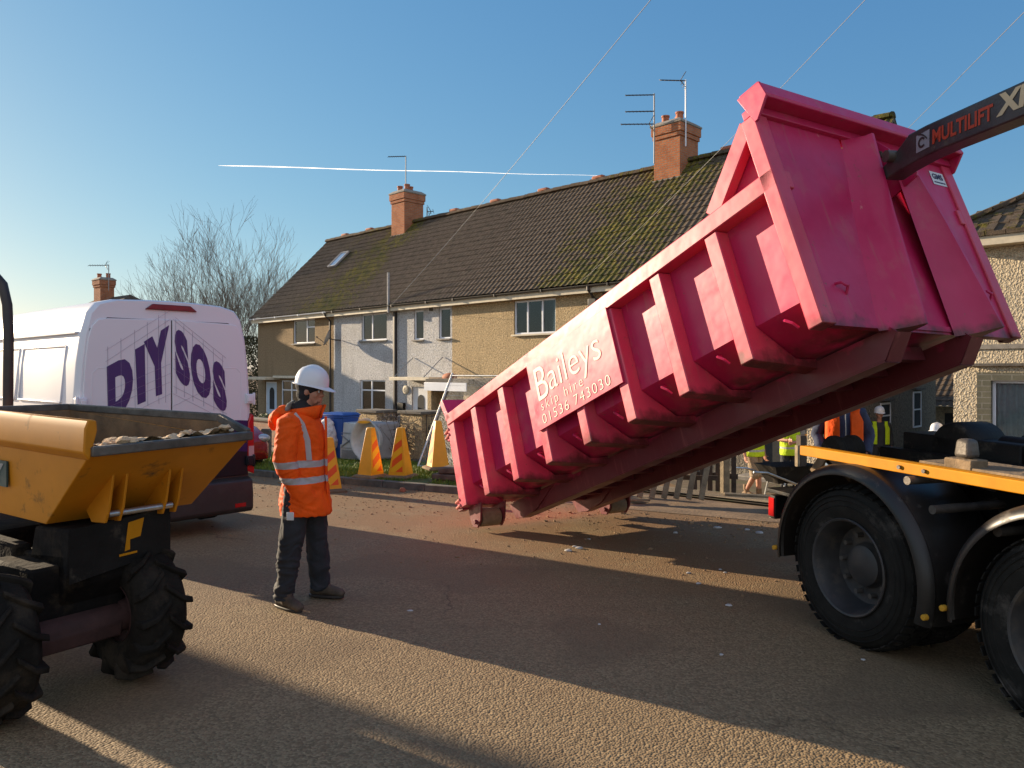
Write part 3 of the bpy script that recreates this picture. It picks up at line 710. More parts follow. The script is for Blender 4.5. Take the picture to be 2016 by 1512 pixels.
# ---------------------------------------------------------------- aerials, dish, wires
def aerial(name, base, height, booms, label, mat='blackpipe', mastmat='greypipe', group='television aerials on the chimneys'):
    r = empty(name, base, 0, label, 'aerial', group)
    MB().tube([(0,0,0),(0,0,height)], .024, 8).build('mast', M[mastmat], r)
    for z, ln, ang, ne, refl in booms:
        d = V((-cos(R(ang)), sin(R(ang))*.6, 0)); sidev = V((d.y, -d.x, 0)); mb = MB()
        mb.bar((0,0,z), V((0,0,z))+d*ln, .03, .03)
        for i in range(ne):
            p = V((0,0,z))+d*(ln*(.12+.86*i/(ne-1))); mb.tube([p-sidev*.14-V((0,0,.07)), p+sidev*.14+V((0,0,.07))], .010, 6)
        if refl:
            for s_ in (-1, 1):
                for k in range(3):
                    q = V((0,0,z))+d*.18; mb.tube([q, q+V((-.0,0,s_*.26*(k+1)/3))-d*(.16*(k+1)/3)-sidev*.1, q+V((0,0,s_*.26*(k+1)/3))-d*(.16*(k+1)/3)+sidev*.12], .010, 5)
        mb.build('boom', M[mat], r)
    return r
def at_tn(t_, n_, z): x, y = FP(t_, n_); return V((x, y, z))
aerial('tv_aerial', at_tn(-4.35, 3.9, 9.75), 1.95, [(1.93,.85,8,8,False)], 'single-boom aerial on the smaller left chimney of the terrace')
b1 = at_tn(10.05, 3.3, 8.1)
aerial('tv_aerial', AT(1288, 322, b1.y), 2.3, [(2.26,.95,5,8,False),(1.72,.95,5,8,False),(1.30,1.1,3,8,True)], 'tall dark mast with three stacked booms left of the right-hand chimney')
b2_ = at_tn(10.7, 3.35, 8.8)
aerial('tv_aerial', AT(1350, 288, b2_.y), 2.15, [(2.12,.85,-6,7,True)], 'white mast with one boom and reflector in front of the right-hand chimney', mastmat='pvc')
aerial('tv_aerial', AT(214, 572, 45.5), 1.55, [(1.5,1.2,0,8,True)], 'small aerial on the distant chimney above the white van')
aerial('tv_aerial', at_tn(-2.9, 4.0, 8.55), .55, [(.35,.3,-170,3,True)], 'tiny low aerial just right of the smaller chimney')
# dish
dp = at_tn(-4.0, -.55, 3.05)
ds = empty('satellite_dish', dp, HROT, 'round grey satellite dish on the white house wall beside the downpipe', 'satellite dish')
ax = V((-.55, -.75, .35)).normalized()
mb = MB(); mb.lathe([(.36,0),(.30,-.035),(.2,-.07),(.1,-.095),(.0,-.10),(.0,-.115),(.1,-.11),(.2,-.085),(.31,-.045),(.36,0)], (0,0,0), ax, 28); mb.build('reflector', M['greypipe'], ds)
MB().tube([ax*-.1, (.25,.3,-.1), (.25,.53,-.1)], .022, 8).build('bracket', M['blackpipe'], ds)
MB().tube([ax*-.05+V((0,0,-.3)), ax*.42+V((0,0,-.12))], .012, 6).ball(ax*.42+V((0,0,-.12)), .04, 10).build('feed_arm', M['blackpipe'], ds)
def wire(pts, r, label):
    o = MB().tube(pts, r, 6).build('overhead_wire', M['wirem'], smooth=1); return tag(o, label, 'wire', 'overhead telephone wires')
M['wirem'] = plain('wire', (.16,.16,.17), .6, var=.1)
def sag(p, q, s_, n=24): return [V(p).lerp(V(q), i/n) - V((0,0,s_*4*(i/n)*(1-i/n))) for i in range(n+1)]
wire(sag(at_tn(.2,-.3,4.15), AT(1330,-60,11), .12), .0055, 'pale overhead wire running down to the white house eaves')
wire(sag(at_tn(9.6,-.3,4.25), AT(1760,-60,9), .15), .004, 'faint overhead wire crossing behind the raised container')
wire(sag(at_tn(16.2,1.2,5.6), AT(2040,0,8), .05), .004, 'overhead wire at the right ending at the terrace gable')
# contrail: a thin cloud, kilometres away
t = NT('ice_cloud'); fl = t.ramp(t.noise(.004, 5, .6), [(.3, .22), (.65, .62)])
q1 = t.n('ShaderNodeBsdfTranslucent'); q2 = t.n('ShaderNodeBsdfTransparent'); q3 = t.n('ShaderNodeMixShader'); q1.inputs[0].default_value = (1,1,1,1)
t.l(fl, q3.inputs[0]); t.l(q2.outputs[0], q3.inputs[1]); t.l(q1.outputs[0], q3.inputs[2]); t.l(q3.outputs[0], t.t.nodes['Material Output'].inputs[0]); t.t.nodes.remove(t.p); M['trail'] = t.m
p0, p1 = AT(430, 326, 6000), AT(1215, 347, 9000)
n_ = 40; mb = MB().tube([p0.lerp(p1, i/n_)+V((0,0,3*sin(i*.4))) for i in range(n_+1)], [.8+4.2*(1-(i/n_))*(.85+.25*sin(i*2.1))*(min(1, i/2)) for i in range(n_+1)], 8)
tag(mb.build('contrail', M['trail']), 'thin white aircraft vapour trail across the blue sky', 'vapour trail')

# ---------------------------------------------------------------- trees
def bare_tree(base, height, spread, label, seed, lean=0, stems=1, depth=6, r0=.16):
    rr = random.Random(seed); root = empty('bare_tree', base, 0, label, 'tree', 'bare winter trees behind the van')
    tr, cr = MB(), MB()
    def grow(p, d, ln, r, lv):
        n = 4; pts = [p]; q = p.copy(); dd = d.copy()
        for i in range(n):
            dd = (dd + V((rr.gauss(0,.10), rr.gauss(0,.10), rr.gauss(.03,.05)))).normalized(); q = q + dd*(ln/n); pts.append(q.copy())
        rad = [r*(1-.42*i/n) for i in range(n+1)]
        (tr if lv <= 1 else cr).tube(pts, rad, 7 if lv < 2 else (5 if lv < 4 else 3), cap=False)
        if lv >= depth: return
        for k in range(rr.choice((1,2,2)) if lv else 7):
            i = rr.choice((2,3,4)) if lv else rr.choice((1,2,3,4)); a = rr.uniform(0, 2*pi); sp = rr.uniform(.35,.75)*spread
            o = dd.orthogonal().normalized(); o.rotate(Matrix.Rotation(a, 3, dd)); nd = (dd*cos(sp)+o*sin(sp)+V((0,0,.18))).normalized()
            grow(pts[i], nd, ln*rr.uniform(.62,.86), max(.007, rad[i]*rr.uniform(.45,.62)), lv+1)
        grow(pts[-1], dd, ln*.8, max(.007, rad[-1]*.85), lv+1)
    for s_ in range(stems):
        a = rr.uniform(0, 2*pi)
        grow(V((.25*cos(a)*(stems>1), .25*sin(a)*(stems>1), 0)), V((lean+rr.gauss(0,.12)*(stems>1), rr.gauss(0,.08), 1)).normalized(), height*.30, r0, 0)
    tr.build('trunk', M['bark'], root, smooth=1.5); cr.build('crown', M['bark'], root, smooth=1.5)
    return root
p = AT(478, 730, 46); bare_tree((p.x, 46, -1.2), 11.4, .95, 'large spreading bare tree behind the van, the biggest of the bare trees', 11, -.10, 2, 6, .17)
p = AT(440, 730, 49); bare_tree((p.x-.5, 49, -1.2), 9.6, .95, 'leaning bare tree reaching low to the left above the van roof', 23, -.32, 2, 6, .14)
p = AT(506, 730, 47); bare_tree((p.x+.6, 47, -1.2), 9.8, .8, 'slender bare tree nearest the end of the terrace', 31, .04, 1, 6, .12)

# ================================================================ SKIP CONTAINER
u_ = V((.48754, -.79342, .36441)); v_ = V((.85530, .51787, -.01676)); w_ = V((-.17542, .31985, .93109))
ct = empty('skip_container', (0,0,0), 0, 'long pink-red steel skip container tilted up by the lorry hook, white lettering on its side', 'skip')
ct.matrix_world = Matrix(((u_.x,v_.x,w_.x,-.593),(u_.y,v_.y,w_.y,8.958),(u_.z,v_.z,w_.z,.039),(0,0,0,1)))
CL, CW, CHh, CF = 5.24, 2.43, 1.10, 1.66
SK = M['skip']
# body shell: sides with a turned-in lower strip, floor
IN = .125
mb = MB()
mb.loft([[V((u, y, z)) for y, z in ((IN, CHh-.05), (IN, .25), (.48, .02), (CW-.48, .02), (CW-IN, .25), (CW-IN, CHh-.05), (CW-IN-.04, CHh-.05), (CW-IN-.04, .27), (CW-.5, .06), (.5, .06), (IN+.04, .27), (IN+.04, CHh-.05))] for u in (.06, CL-.02)])
mb.build('body', SK, ct)
for y0, y1, s_ in ((0, IN+.05, 1), (CW-IN-.05, CW, -1)):
    mb = MB(); mb.box(-.02, CL+.01, y0-(.012 if s_ > 0 else 0), y1+(.012 if s_ < 0 else 0), CHh-.08, CHh+.055); mb.build('top_rail', M['skip_rib'], ct, bevel=.008)
ribs = [CL*k/8 for k in range(1, 8)]
def ribgeo(u, wd, near):
    m = MB(); f = (lambda y: y) if near else (lambda y: CW-y)
    poly = [(0, CHh-.085), (0, .0), (.05, -.012), (.68, -.06), (.68, .018), (.45, .018), (IN+.002, .252), (IN+.002, CHh-.085)]
    poly = [(f(a), b) for a, b in poly]; m.prism(poly, 0, u-wd/2, u+wd/2); return m
for near in (True, False):
    for i, u in enumerate(ribs): ribgeo(u, .125, near).build('rib', M['skip_rib'], ct, bevel=.008)
    f = (lambda y: y) if near else (lambda y: CW-y)
    # corner posts
    a = MB(); a.prism([(f(0), CHh+.05), (f(0), .0), (f(.5), -.02), (f(.5), .02), (f(IN+.03), .25), (f(IN+.03), CHh+.05)], 0, -.04, .14); a.build('rear_post', M['skip_rib'], ct, bevel=.01)
    a = MB(); a.prism([(f(-.012), CF-.06), (f(-.012), .0), (f(IN), -.0), (f(IN), CF-.06)], 0, CL-.11, CL+.012); a.build('front_post', M['skip_rib'], ct, bevel=.01)
    # raking brace and gusset above the rail
    a = MB(); a.bar((CL-.09, f(.055), CF-.08), (CL-.60, f(.055), CHh+.05), .13, .085, up=(0,1,0)); a.build('brace', M['skip_rib'], ct, bevel=.006)
    a = MB(); a.add([(CL-.1, f(.11), CF-.1), (CL-.1, f(.11), CHh), (CL-.62, f(.11), CHh), (CL-.1, f(.13), CF-.1), (CL-.1, f(.13), CHh), (CL-.62, f(.13), CHh)], [(0,1,2),(3,5,4),(0,2,5,3),(0,3,4,1)]); a.build('gusset', SK, ct)
# lashing hooks in each bay
for near in (True, False):
    f = (lambda y: y) if near else (lambda y: CW-y)
    for k in range(8):
        u = CL*(k+.5)/8
        MB().tube([(u-.05, f(.20), .205), (u-.055, f(.15), .20), (u-.02, f(.125), .185), (u+.02, f(.135), .15), (u+.035, f(.165), .11)], .011, 6).build('lashing_hook', SK, ct)
# main skids under the floor
for y in (.66, 1.58):
    m = MB()
    prof = [(.62, -.005), (CL+.03, -.005), (CL+.06, -.05), (CL-.08, -.20), (.14, -.20), (.02, -.08), (.10, -.005)]
    m.prism(prof, 1, y-.004, y+.016)
    m.box(.15, CL-.09, y, y+.17, -.212, -.199); m.add([(.14,y,-.20),(.14,y+.17,-.20),(.02,y+.17,-.08),(.02,y,-.08)], [(0,1,2,3)])
    m.add([(CL-.08,y,-.21),(CL-.08,y+.17,-.21),(CL+.06,y+.17,-.05),(CL+.06,y,-.05)], [(0,3,2,1)])
    m.build('skid', SK, ct)
m = MB()
for k in range(1, 16): m.box(CL*k/16-.03, CL*k/16+.03, .85, CW-.88, -.09, .018)
m.build('cross_members', SK, ct)
# rear guide horn plates
for y in (.66, 1.58):
    MB().prism([(.02, -.02), (1.0, -.02), (.62, -.19), (.30, -.23), (.12, -.20)], 1, y-.02, y-.002).build('skid_plate', SK, ct)
# rear rollers
for y in (.14, CW-.14-.26):
    m = MB(); m.prism([(-.02, -.01), (.30, -.01), (.22, -.2), (.12, -.27), (.02, -.24), (-.02, -.14)], 1, y-.04, y-.015)
    m.prism([(-.02, -.01), (.30, -.01), (.22, -.2), (.12, -.27), (.02, -.24), (-.02, -.14)], 1, y+.275, y+.30)
    m.tube([(.12, y-.07, -.20), (.12, y+.33, -.20)], .028, 10)
    br = m.build('roller_bracket', SK, ct, bevel=.004)
    MB().lathe([(0,0),(.10,0),(.105,.01),(.105,.24),(.10,.25),(0,.25)], (.12, y+.005, -.155), (0,1,0), 28).build('roller', M['dirt'], br)
# rear door with flared header, hinge rods
m = MB(); m.box(-.03, .02, .1, CW-.1, .03, CHh+.02); m.build('rear_door', SK, ct)
m = MB(); m.loft([[V((a, y, b)) for a, b in ((-.04, CHh+.0), (.05, CHh+.02), (-.06, CHh+.27), (-.15, CHh+.25))] for y in (-.005, CW+.005)])
m.prism([(-.04, CHh-.02), (.10, CHh-.02), (.02, CHh+.10), (-.06, CHh+.10)], 1, -.012, .06)
m.build('door_header', SK, ct, bevel=.008)
M['hinge_steel'] = plain('pink_hinge_paint', (.55,.16,.14), .4, var=.2)
for z in (CHh-.13, .10):
    for dz in (0, -.065):
        MB().tube([(-.20, .045, z+dz), (-.01, .0, z+dz)], .018, 10).build('hinge_rod', M['hinge_steel'], ct)
    MB().box(-.15, -.03, .03, .12, z-.12, z-.02).build('hinge_block', SK, ct, bevel=.006)
# front bulkhead: flush near panel, recessed middle, far panel, two bent uprights
m = MB()
m.box(CL-.06, CL-.01, IN, .95, .0, CF-.04); m.box(CL-.06, CL-.01, 1.74, CW-IN, .0, CF-.04)
m.build('front_panel', SK, ct)
m = MB(); m.add([(CL-.03,.9,-.0),(CL-.03,1.8,-.0),(CL-.16,1.8,CF-.05),(CL-.16,.9,CF-.05)], [(0,1,2,3)]); m.build('recess_panel', SK, ct, smooth=0)
def upright(b0, b1, t0, t1, pb, pt, nm):
    m = MB(); rings = []
    for z, a, b, p in ((-.02, b0, b1, pb), (.9, (b0+t0)/2, (b1+t1)/2, (pb+pt)/2), (CF-.06, t0, t1, pt)):
        q = [(CL-.01, a), (CL+p*.30, a+(b-a)*.45), (CL+p*.7, a+(b-a)*.75), (CL+p, b-.03), (CL+p, b), (CL+p-.03, b+.012), (CL-.12, b+.012)]
        rings.append([V((x, y, z)) for x, y in q])
    m.loft(rings); return m.build(nm, SK, ct, smooth=.9)
upright(.58, .90, .98, 1.20, .15, .13, 'upright')
upright(1.50, 1.80, 1.60, 1.74, .20, .05, 'upright')
m = MB(); m.box(CL-.08, CL+.03, -.012, CW+.012, CF-.065, CF+.0)
m.loft([[V((CL+.0, y, CF+.0)), V((CL+.145, y, CF-.02)), V((CL+.155, y, CF+.0)), V((CL+.12, y, CF+.125)), V((CL-.06, y, CF+.13))] for y in (-.012, CW+.012)])
for y in (-.014, CW-.006): m.prism([(CL-.08, CF+.12), (CL+.13, CF+.118), (CL+.155, CF-.01), (CL+.03, CF-.13), (CL-.0, CF-.13)], 1, y, y+.022)
m.build('top_lip', SK, ct, bevel=.006)
# hook bar with side plates
m = MB()
for y in (1.24, 1.60): m.prism([(CL-.15, CF-.42), (CL+.12, CF-.36), (CL+.17, CF-.22), (CL+.10, CF-.10), (CL-.15, CF-.08)], 1, y, y+.02)
m.build('lift_plates', SK, ct)
MB().tube([(CL+.09, 1.22, CF-.22), (CL+.09, 1.64, CF-.22)], .03, 12).build('hook_bar', M['worn'], ct)
for y, z in ((.32, .28), (2.18, .36)): MB().tube([(CL-.01, y-.035, z+.03), (CL+.03, y-.03, z+.02), (CL+.035, y, z), (CL+.03, y+.035, z+.01), (CL-.01, y+.045, z-.04)], .010, 8).build('lashing_hook', SK, ct)
# name board on the side
sg = MB().box(1.92, 3.30, -.022, -.002, .335, 1.035).build('name_board', SK, ct, bevel=.003)
m = MB()
def onb(x0, z0, wd, ht): return lambda x, y: (x0+x*wd, -.026, z0+y*ht)
lettering(m, 'B', onb(2.03, .61, .20, .33), -.006); lettering(m, 'aileys', onb(2.25, .555, .86, .36), -.010)
m.build('lettering', M['white'], sg, smooth=0)
m = MB(); lettering(m, 'skip hire', onb(2.05, .475, .72, .125), -.014, 1.35); lettering(m, '01536 743030', onb(2.03, .375, 1.12, .095), -.014, 1.15)
m.build('lettering', M['white'], sg, smooth=0)
st = MB().add([(CL-.006, 2.10, CF-.27),(CL-.006, 2.30, CF-.27),(CL-.006, 2.30, CF-.14),(CL-.006, 2.10, CF-.14)], [(0,1,2,3)]).build('sticker', M['sticker'], ct, smooth=0)
m = MB(); lettering(m, 'GMS', lambda x, y: (CL-.003, 2.12+.15*x, CF-.215+.055*y), .03); m.box(CL-.005, CL-.003, 2.12, 2.28, CF-.25, CF-.24); m.build('lettering', M['sticker_dark'], st, smooth=0)

# ================================================================ HOOK LORRY
TRZ = atan2(-.944, .33)
tk = empty('hook_lorry', (2.15, 4.95, gz(2.15, 4.95)-.03), TRZ, 'dark hook-lift lorry with a yellow side rail, lifting the pink skip', 'lorry')
tk.rotation_euler = (0, R(1.0), TRZ)
def truck_wheel(x, y, par, Rr=.53, wd=.29, flip=1):
    m = MB(); c = V((x, y, Rr)); ax = V((0, flip, 0))
    m.lathe([(.30,.02),(.36,.0),(.44,.002),(.485,.02),(.503,.045),(.508,.06),(.508,wd-.06),(.503,wd-.045),(.49,wd-.02),(.36,wd),(.30,wd-.02)], c, ax, 64)
    n = 46
    for k in range(n):                                   # shoulder and centre tread blocks
        a = 2*pi*k/n
        for o, q0, q1 in ((0, .015, .085), (.5, .10, wd-.10), (0, wd-.085, wd-.015)):
            a0, a1 = a+o*2*pi/n-.046, a+o*2*pi/n+.046
            vs = []
            for r_ in (.505, Rr+.002):
                for aa in (a0, a1):
                    for h in (q0, q1):
                        rr_ = r_-(.02 if (h < .02 or h > wd-.02) and r_ > .51 else 0)
                        vs.append(c+V((cos(aa)*rr_, flip*h, sin(aa)*rr_)))
            m.add(vs, [(0,1,3,2),(4,6,7,5),(0,4,5,1),(2,3,7,6),(0,2,6,4),(1,5,7,3)])
    for rr_ in (.395, .43, .462): m.lathe([(rr_-.004, .001), (rr_, -.004), (rr_+.004, .001)], c, ax, 48)
    wh = empty('wheel', (0,0,0)); wh.parent = par
    m.build('tyre', M['rubber'], wh, smooth=.7)
    m = MB(); m.lathe([(.305,.03),(.315,.0),(.31,-.006),(.298,.0),(.29,.02),(.275,.05),(.262,.12),(.25,.17),(.20,.185),(.15,.18),(.135,.16),(.13,.13),(.10,.115),(0,.11)], c, ax, 48)
    m.build('rim', M['rim'], wh, smooth=.7)
    if flip > 0 and y < .1:
        for k in range(10):
            a = 2*pi*k/10; MB().lathe([(0,-.03),(.016,-.03),(.018,0),(.018,.03)], c+V((cos(a)*.195, flip*.165, sin(a)*.195)), ax, 8).build('wheel_nut', M['worn'], wh)
    return wh
for x in (0, 1.42, 3.9):
    truck_wheel(x, .02, tk); truck_wheel(x, 2.42, tk, flip=-1)
    if x < 3: truck_wheel(x, .35, tk); truck_wheel(x, 2.09, tk, flip=-1)
    MB().tube([(x, .3, .53), (x, 2.2, .53)], .09, 12).ball((x, 1.22, .53), .24, 16).build('axle', M['blacksteel'], tk)
def mudguard(x, y0, y1, par, z=.53, r=.655, a0=-8, a1=196):
    m = MB(); n = 40
    def ring(a, rr): return V((x-cos(a)*rr, 0, z+sin(a)*rr*1.0))
    prof = [(y0, -.045), (y0+.012, -.02), (y0+.03, .0), (y0+.06, .012), (y0+.075, .002), (y0+.12, .012), (y1-.05, .012), (y1, -.03)]
    rings = []
    for i in range(n+1):
        a = R(a0+(a1-a0)*i/n); rings.append([ring(a, r+h)+V((0, y, 0)) for y, h in prof]+[ring(a, r+h-.012)+V((0, y, 0)) for y, h in prof[::-1]])
    m.loft(rings); g_ = m.build('mudguard', M['guard'], par, smooth=.8)
    for a in (a0+6, a1-6):
        c = ring(R(a), r)+V((0, y0-.0, 0)); MB().lathe([(0,-.008),(.016,-.007),(.018,0),(.018,.02)], c, (0,1,0), 14).build('mounting_cap', M['amber'], g_)
for x in (0, 1.42):
    mudguard(x, -.03, .60, tk); mudguard(x, 1.84, 2.46, tk)
m = MB()
for y in (.78, 1.62): m.box(-.75, 4.6, y, y+.08, .80, 1.06)
for x in (-.7, .66, 2.2, 3.2): m.box(x-.05, x+.05, .86, 1.62, .84, 1.02)
m.build('chassis_frame', M['blacksteel'], tk, bevel=.008)
m = MB()
for y in (.90, 1.50): m.box(-.62, 4.4, y, y+.10, 1.08, 1.22)
m.box(.1, 1.6, .60, .9, 1.10, 1.20); m.box(.25, 2.4, 1.0, 1.5, 1.22, 1.30)
m.build('subframe', M['blacksteel'], tk, bevel=.01)
MB().box(-.55, 4.4, .10, .135, 1.19, 1.258).box(-.55, 4.4, .135, .19, 1.243, 1.258).build('side_rail', M['yellow'], tk, bevel=.006)
for x in (-.35, .42, .60, 1.6, 2.6): MB().bar((x, .16, 1.22), (x, .55, 1.12), .04, .05).build('rail_bracket', M['worn'], tk)
for x in (.34, .52): MB().lathe([(0,-.01),(.013,-.01),(.013,.0)], (x, .095, 1.225), (0,1,0), 8).build('rail_bolt', M['worn'], tk)
# rear roller and tail
for y in (.42, 1.75):
    MB().lathe([(0,0),(.10,0),(.115,.02),(.115,.05),(.10,.07),(.10,.16),(.115,.18),(.115,.22),(0,.22)], (-.60, y, 1.20), (0,1,0), 24).build('rear_roller', M['rubber'], tk)
    m = MB(); m.bar((-.60, y-.03, 1.20), (-.35, y-.03, 1.04), .02, .07); m.bar((-.60, y-.03, 1.20), (-.74, y-.03, 1.02), .02, .07); m.build('roller_bracket', M['dirt'], tk)
for k, (x, y) in enumerate(((.62, .26), (.62, 2.0))):
    MB().loft([[V((x-.055, y, 1.31)), V((x+.055, y, 1.31)), V((x+.055, y+.1, 1.31)), V((x-.055, y+.1, 1.31))], [V((x-.045, y+.01, 1.42)), V((x+.045, y+.01, 1.42)), V((x+.045, y+.09, 1.42)), V((x-.045, y+.09, 1.42))]]).build('guide_block', M['worn'], tk, bevel=.022)
    m = MB().box(x-.09, x+.09, y-.025, y+.11, 1.235, 1.305); m.build('block_base', M['dirt'], tk, bevel=.008)
MB().box(.35, 1.5, .24, .60, 1.24, 1.262).build('deck_plate', M['dirt'], tk, bevel=.004)
m = MB(); m.tube([(.2, 1.15, 1.30), (1.1, 1.15, 1.30), (2.4, 1.15, 1.38)], .075, 14); m.tube([(.2, 1.35, 1.30), (2.4, 1.35, 1.38)], .075, 14); m.build('lift_ram', M['blacksteel'], tk)
m = MB(); m.lathe([(0,0),(.23,0),(.25,.03),(.25,.17),(.23,.2),(0,.2)], (.52, 1.25, 1.26), (0,1,0), 28); m.box(.1, 1.1, 1.0, 1.6, 1.22, 1.32); m.build('pivot_housing', M['blacksteel'], tk, bevel=.01)
m = MB(); m.box(-.95, -.60, .12, 2.32, .86, .89); m.box(-.90, -.80, .25, 2.2, .62, .86); m.build('tail_bar', M['blacksteel'], tk, bevel=.006)
for y in (.14, 1.95):
    a = MB().box(-.93, -.86, y, y+.35, .66, .84).build('tail_lamp', M['blacksteel'], tk, bevel=.01); MB().box(-.945, -.931, y+.01, y+.34, .68, .82).box(-.93, -.87, y-.008, y-.001, .68, .82).build('lens', M['red'], a)
MB().tube([(-1.0, .45, .70), (-1.0, .60, .70)], .035, 12).build('rear_buffer', M['dirt'], tk)
# bits of the side: air tanks, lamps, hoses, hangers
m = MB(); m.tube([(.45, .62, .70), (.95, .62, .70)], .12, 16); m.build('air_tank', M['blacksteel'], tk)
for x, z in ((.62, 1.02), (1.02, .98), (.44, 1.16)):
    MB().tube([(x, .05, z), (x, .6, z)], .026, 12).build('guard_stay', M['worn'], tk)
m = MB()
for k in range(5): m.tube([(.1+.3*k, .80, 1.04), (.25+.3*k, .72, .92-.03*(k%2)), (.45+.3*k, .78, 1.02)], .014, 6)
m.build('hoses', M['blackpipe'], tk)
m = MB(); m.prism([(-.45,.80),(.45,.80),(.25,.62),(-.25,.62)], 1, .70, .77); m.prism([(.88,.80),(1.78,.80),(1.58,.62),(1.08,.62)], 1, .70, .77); m.build('leaf_springs', M['worn'], tk)
# cab end of the chassis (beside the camera, outside the picture)
m = MB(); m.box(4.6, 6.4, .05, 2.4, .9, 3.1); m.build('cab', M['blacksteel'], tk, bevel=.12)
MB().box(4.75, 5.9, .035, .05, 1.9, 2.7).build('cab_window', M['darkroom'], tk)
bpy.context.view_layer.update()
q_ = tk.matrix_world.inverted() @ AT(1874, 885, 5.3)
m = MB(); m.lathe([(0,0),(.17,0),(.19,.03),(.19,.30),(.17,.33),(0,.33)], q_, (0,1,0), 28); m.box(q_.x-.42, q_.x+.5, q_.y, q_.y+.3, q_.z-.35, q_.z+.085); m.build('oil_tank', M['blacksteel'], tk, bevel=.01)
# hook arm (world coordinates turned into the lorry's frame)
bpy.context.view_layer.update()
TI = tk.matrix_world.inverted()
p0 = AT(1772, 305, 5.62); p1 = AT(2016, 203, 4.50); dr = (p1-p0).normalized(); p2 = p0+dr*4.2
up = V((0,0,1)); sidev = dr.cross(up).normalized(); upv = sidev.cross(dr)
hw = .075
M['armpaint'] = plain('grey_black_arm_paint', (.045,.043,.040), .4, .0, var=.35, scale=5, bump=.2, bscale=50, dirt=((.12,.09,.06), 4, .6))
def armpt(s_, h, sd_): return TI @ (p0+dr*s_+upv*h+sidev*sd_)
prof = [(-.15,-.15),(-.05,-.17),(.10,-.14),(.32,-.115),(.55,-.105),(4.2,-.10),(4.2,.10),(.60,.10),(.38,.10),(.20,.09),(.12,.04),(.05,.00),(-.02,-.03),(-.12,-.08)]
m = MB(); nn = len(prof)
vs = [armpt(a, b, -hw) for a, b in prof]+[armpt(a, b, hw) for a, b in prof]
m.add(vs, [list(range(nn)), list(range(nn, 2*nn))[::-1]]+[(i,nn+i,nn+(i+1)%nn,(i+1)%nn) for i in range(nn)])
arm = m.build('hook_arm', M['armpaint'], tk, bevel=.010, smooth=.15)
MB().tube([armpt(.02,-.02,-.13), armpt(.02,-.02,.13)], .045, 12).build('hook_pin', M['worn'], arm)
MB().bar(armpt(4.1,.1,0), TI @ (TI.inverted() @ armpt(4.1,.1,0) + V((.4,.5,-1.9))), .22, .22).build('arm_mast', M['blacksteel'], tk)
M['decal_red'] = plain('decal_red', (.50,.055,.015), .6, var=.12)
M['decal_cream'] = plain('decal_cream', (.62,.50,.30), .6, var=.08)
def ona(s0, h0, ln, ht, shear=0): return lambda x, y: armpt(s0+x*ln+shear*y, h0+y*ht, hw+.004)
m = MB(); lettering(m, 'MULTILIFT', ona(.45, -.055, .535, .10), .03, 1.0); m.build('lettering', M['decal_red'], arm, smooth=0)
m = MB(); lettering(m, 'XR', ona(1.01, -.05, .30, .13, .02), .045); m.build('lettering', M['decal_cream'], arm, smooth=0)
lg = MB().add([armpt(.285,-.070,hw+.003), armpt(.42,-.060,hw+.003), armpt(.42,.060,hw+.003), armpt(.285,.05,hw+.003)], [(0,1,2,3)]).build('logo_plate', plain('decal_grey', (.30,.31,.33), .6), arm, smooth=0)
m = MB(); m.grid(lambda a, b: armpt(.345+(.022+.016*b)*cos(.6+a*5.0), .0+(.022+.016*b)*sin(.6+a*5.0)-.01, hw+.006), 14, 1); m.grid(lambda a, b: armpt(.31+.09*a, .045-.05*a*a+.012*b, hw+.006), 8, 1); m.build('logo_mark', M['blackpipe'], lg, smooth=0)

# ================================================================ WHITE VAN
vr = V((.669, .743, 0)); VX, VY = (-4.69+1.02*.669)*.937, (8.2+1.02*.743)*.937
van = empty('white_van', (VX, VY, gz(VX, VY)), atan2(.669, -.743), 'white high-roof panel van with purple lettering, parked behind the yellow dumper', 'van')
van.scale = (.945, .945, 1.02)
t = NT('van_paint'); x, y, z = t.xyz()
wave = t.math('ADD', z, t.math('MULTIPLY', t.math('SINE', t.math('MULTIPLY', y, 2.2)), .10))
t.set(c=t.mix(t.ramp(wave, [(1.155/3, 1.0), (1.165/3, 0.0)]) if False else t.math('LESS_THAN', wave, 1.16), (.70,.70,.74), t.mix(t.math('LESS_THAN', wave, .80), (.030,.014,.085), (.010,.010,.014))), rough=.42, spec=.3)
t.bump(t.noise(1.2, 2), .08, .02); M['van'] = t.m
sec = [(.30,.0),(.45,.96),(.9,1.01),(1.4,1.02),(1.9,.985),(2.2,.945),(2.42,.885),(2.52,.80),(2.565,.62),(2.58,.3),(2.585,0)]   # z, half width
def vsec(x, k=1.0, zs=1.0, dz=0, ws=1.0):
    L_ = [V((x, y*ws, (z*zs+dz))) for z, y in sec[1:]]; return [V((x, .9*ws, .28))]+L_+[V((x, -p.y, p.z)) for p in L_[-2::-1]]+[V((x, -.9*ws, .28))]
m = MB(); rings = [vsec(.0, ws=.965, zs=.992), vsec(.035, ws=.99, zs=.998), vsec(.12)]
rings += [vsec(x) for x in (1.2, 2.4, 3.6, 4.1)]
def fsec(x, zt, ws=1.0):
    out = []
    for p in vsec(x, ws=ws): out.append(V((x, p.y, min(p.z, zt-(.05*(abs(p.y)/1.0)**2)))))
    return out
rings += [fsec(4.35, 2.52), fsec(4.75, 2.05, .99), fsec(5.05, 1.62, .98), fsec(5.3, 1.32, .97), fsec(5.75, 1.12, .93), fsec(5.9, .85, .88)]
m.loft(rings); body = m.build('body', M['van'], van, smooth=.75)
m = MB()
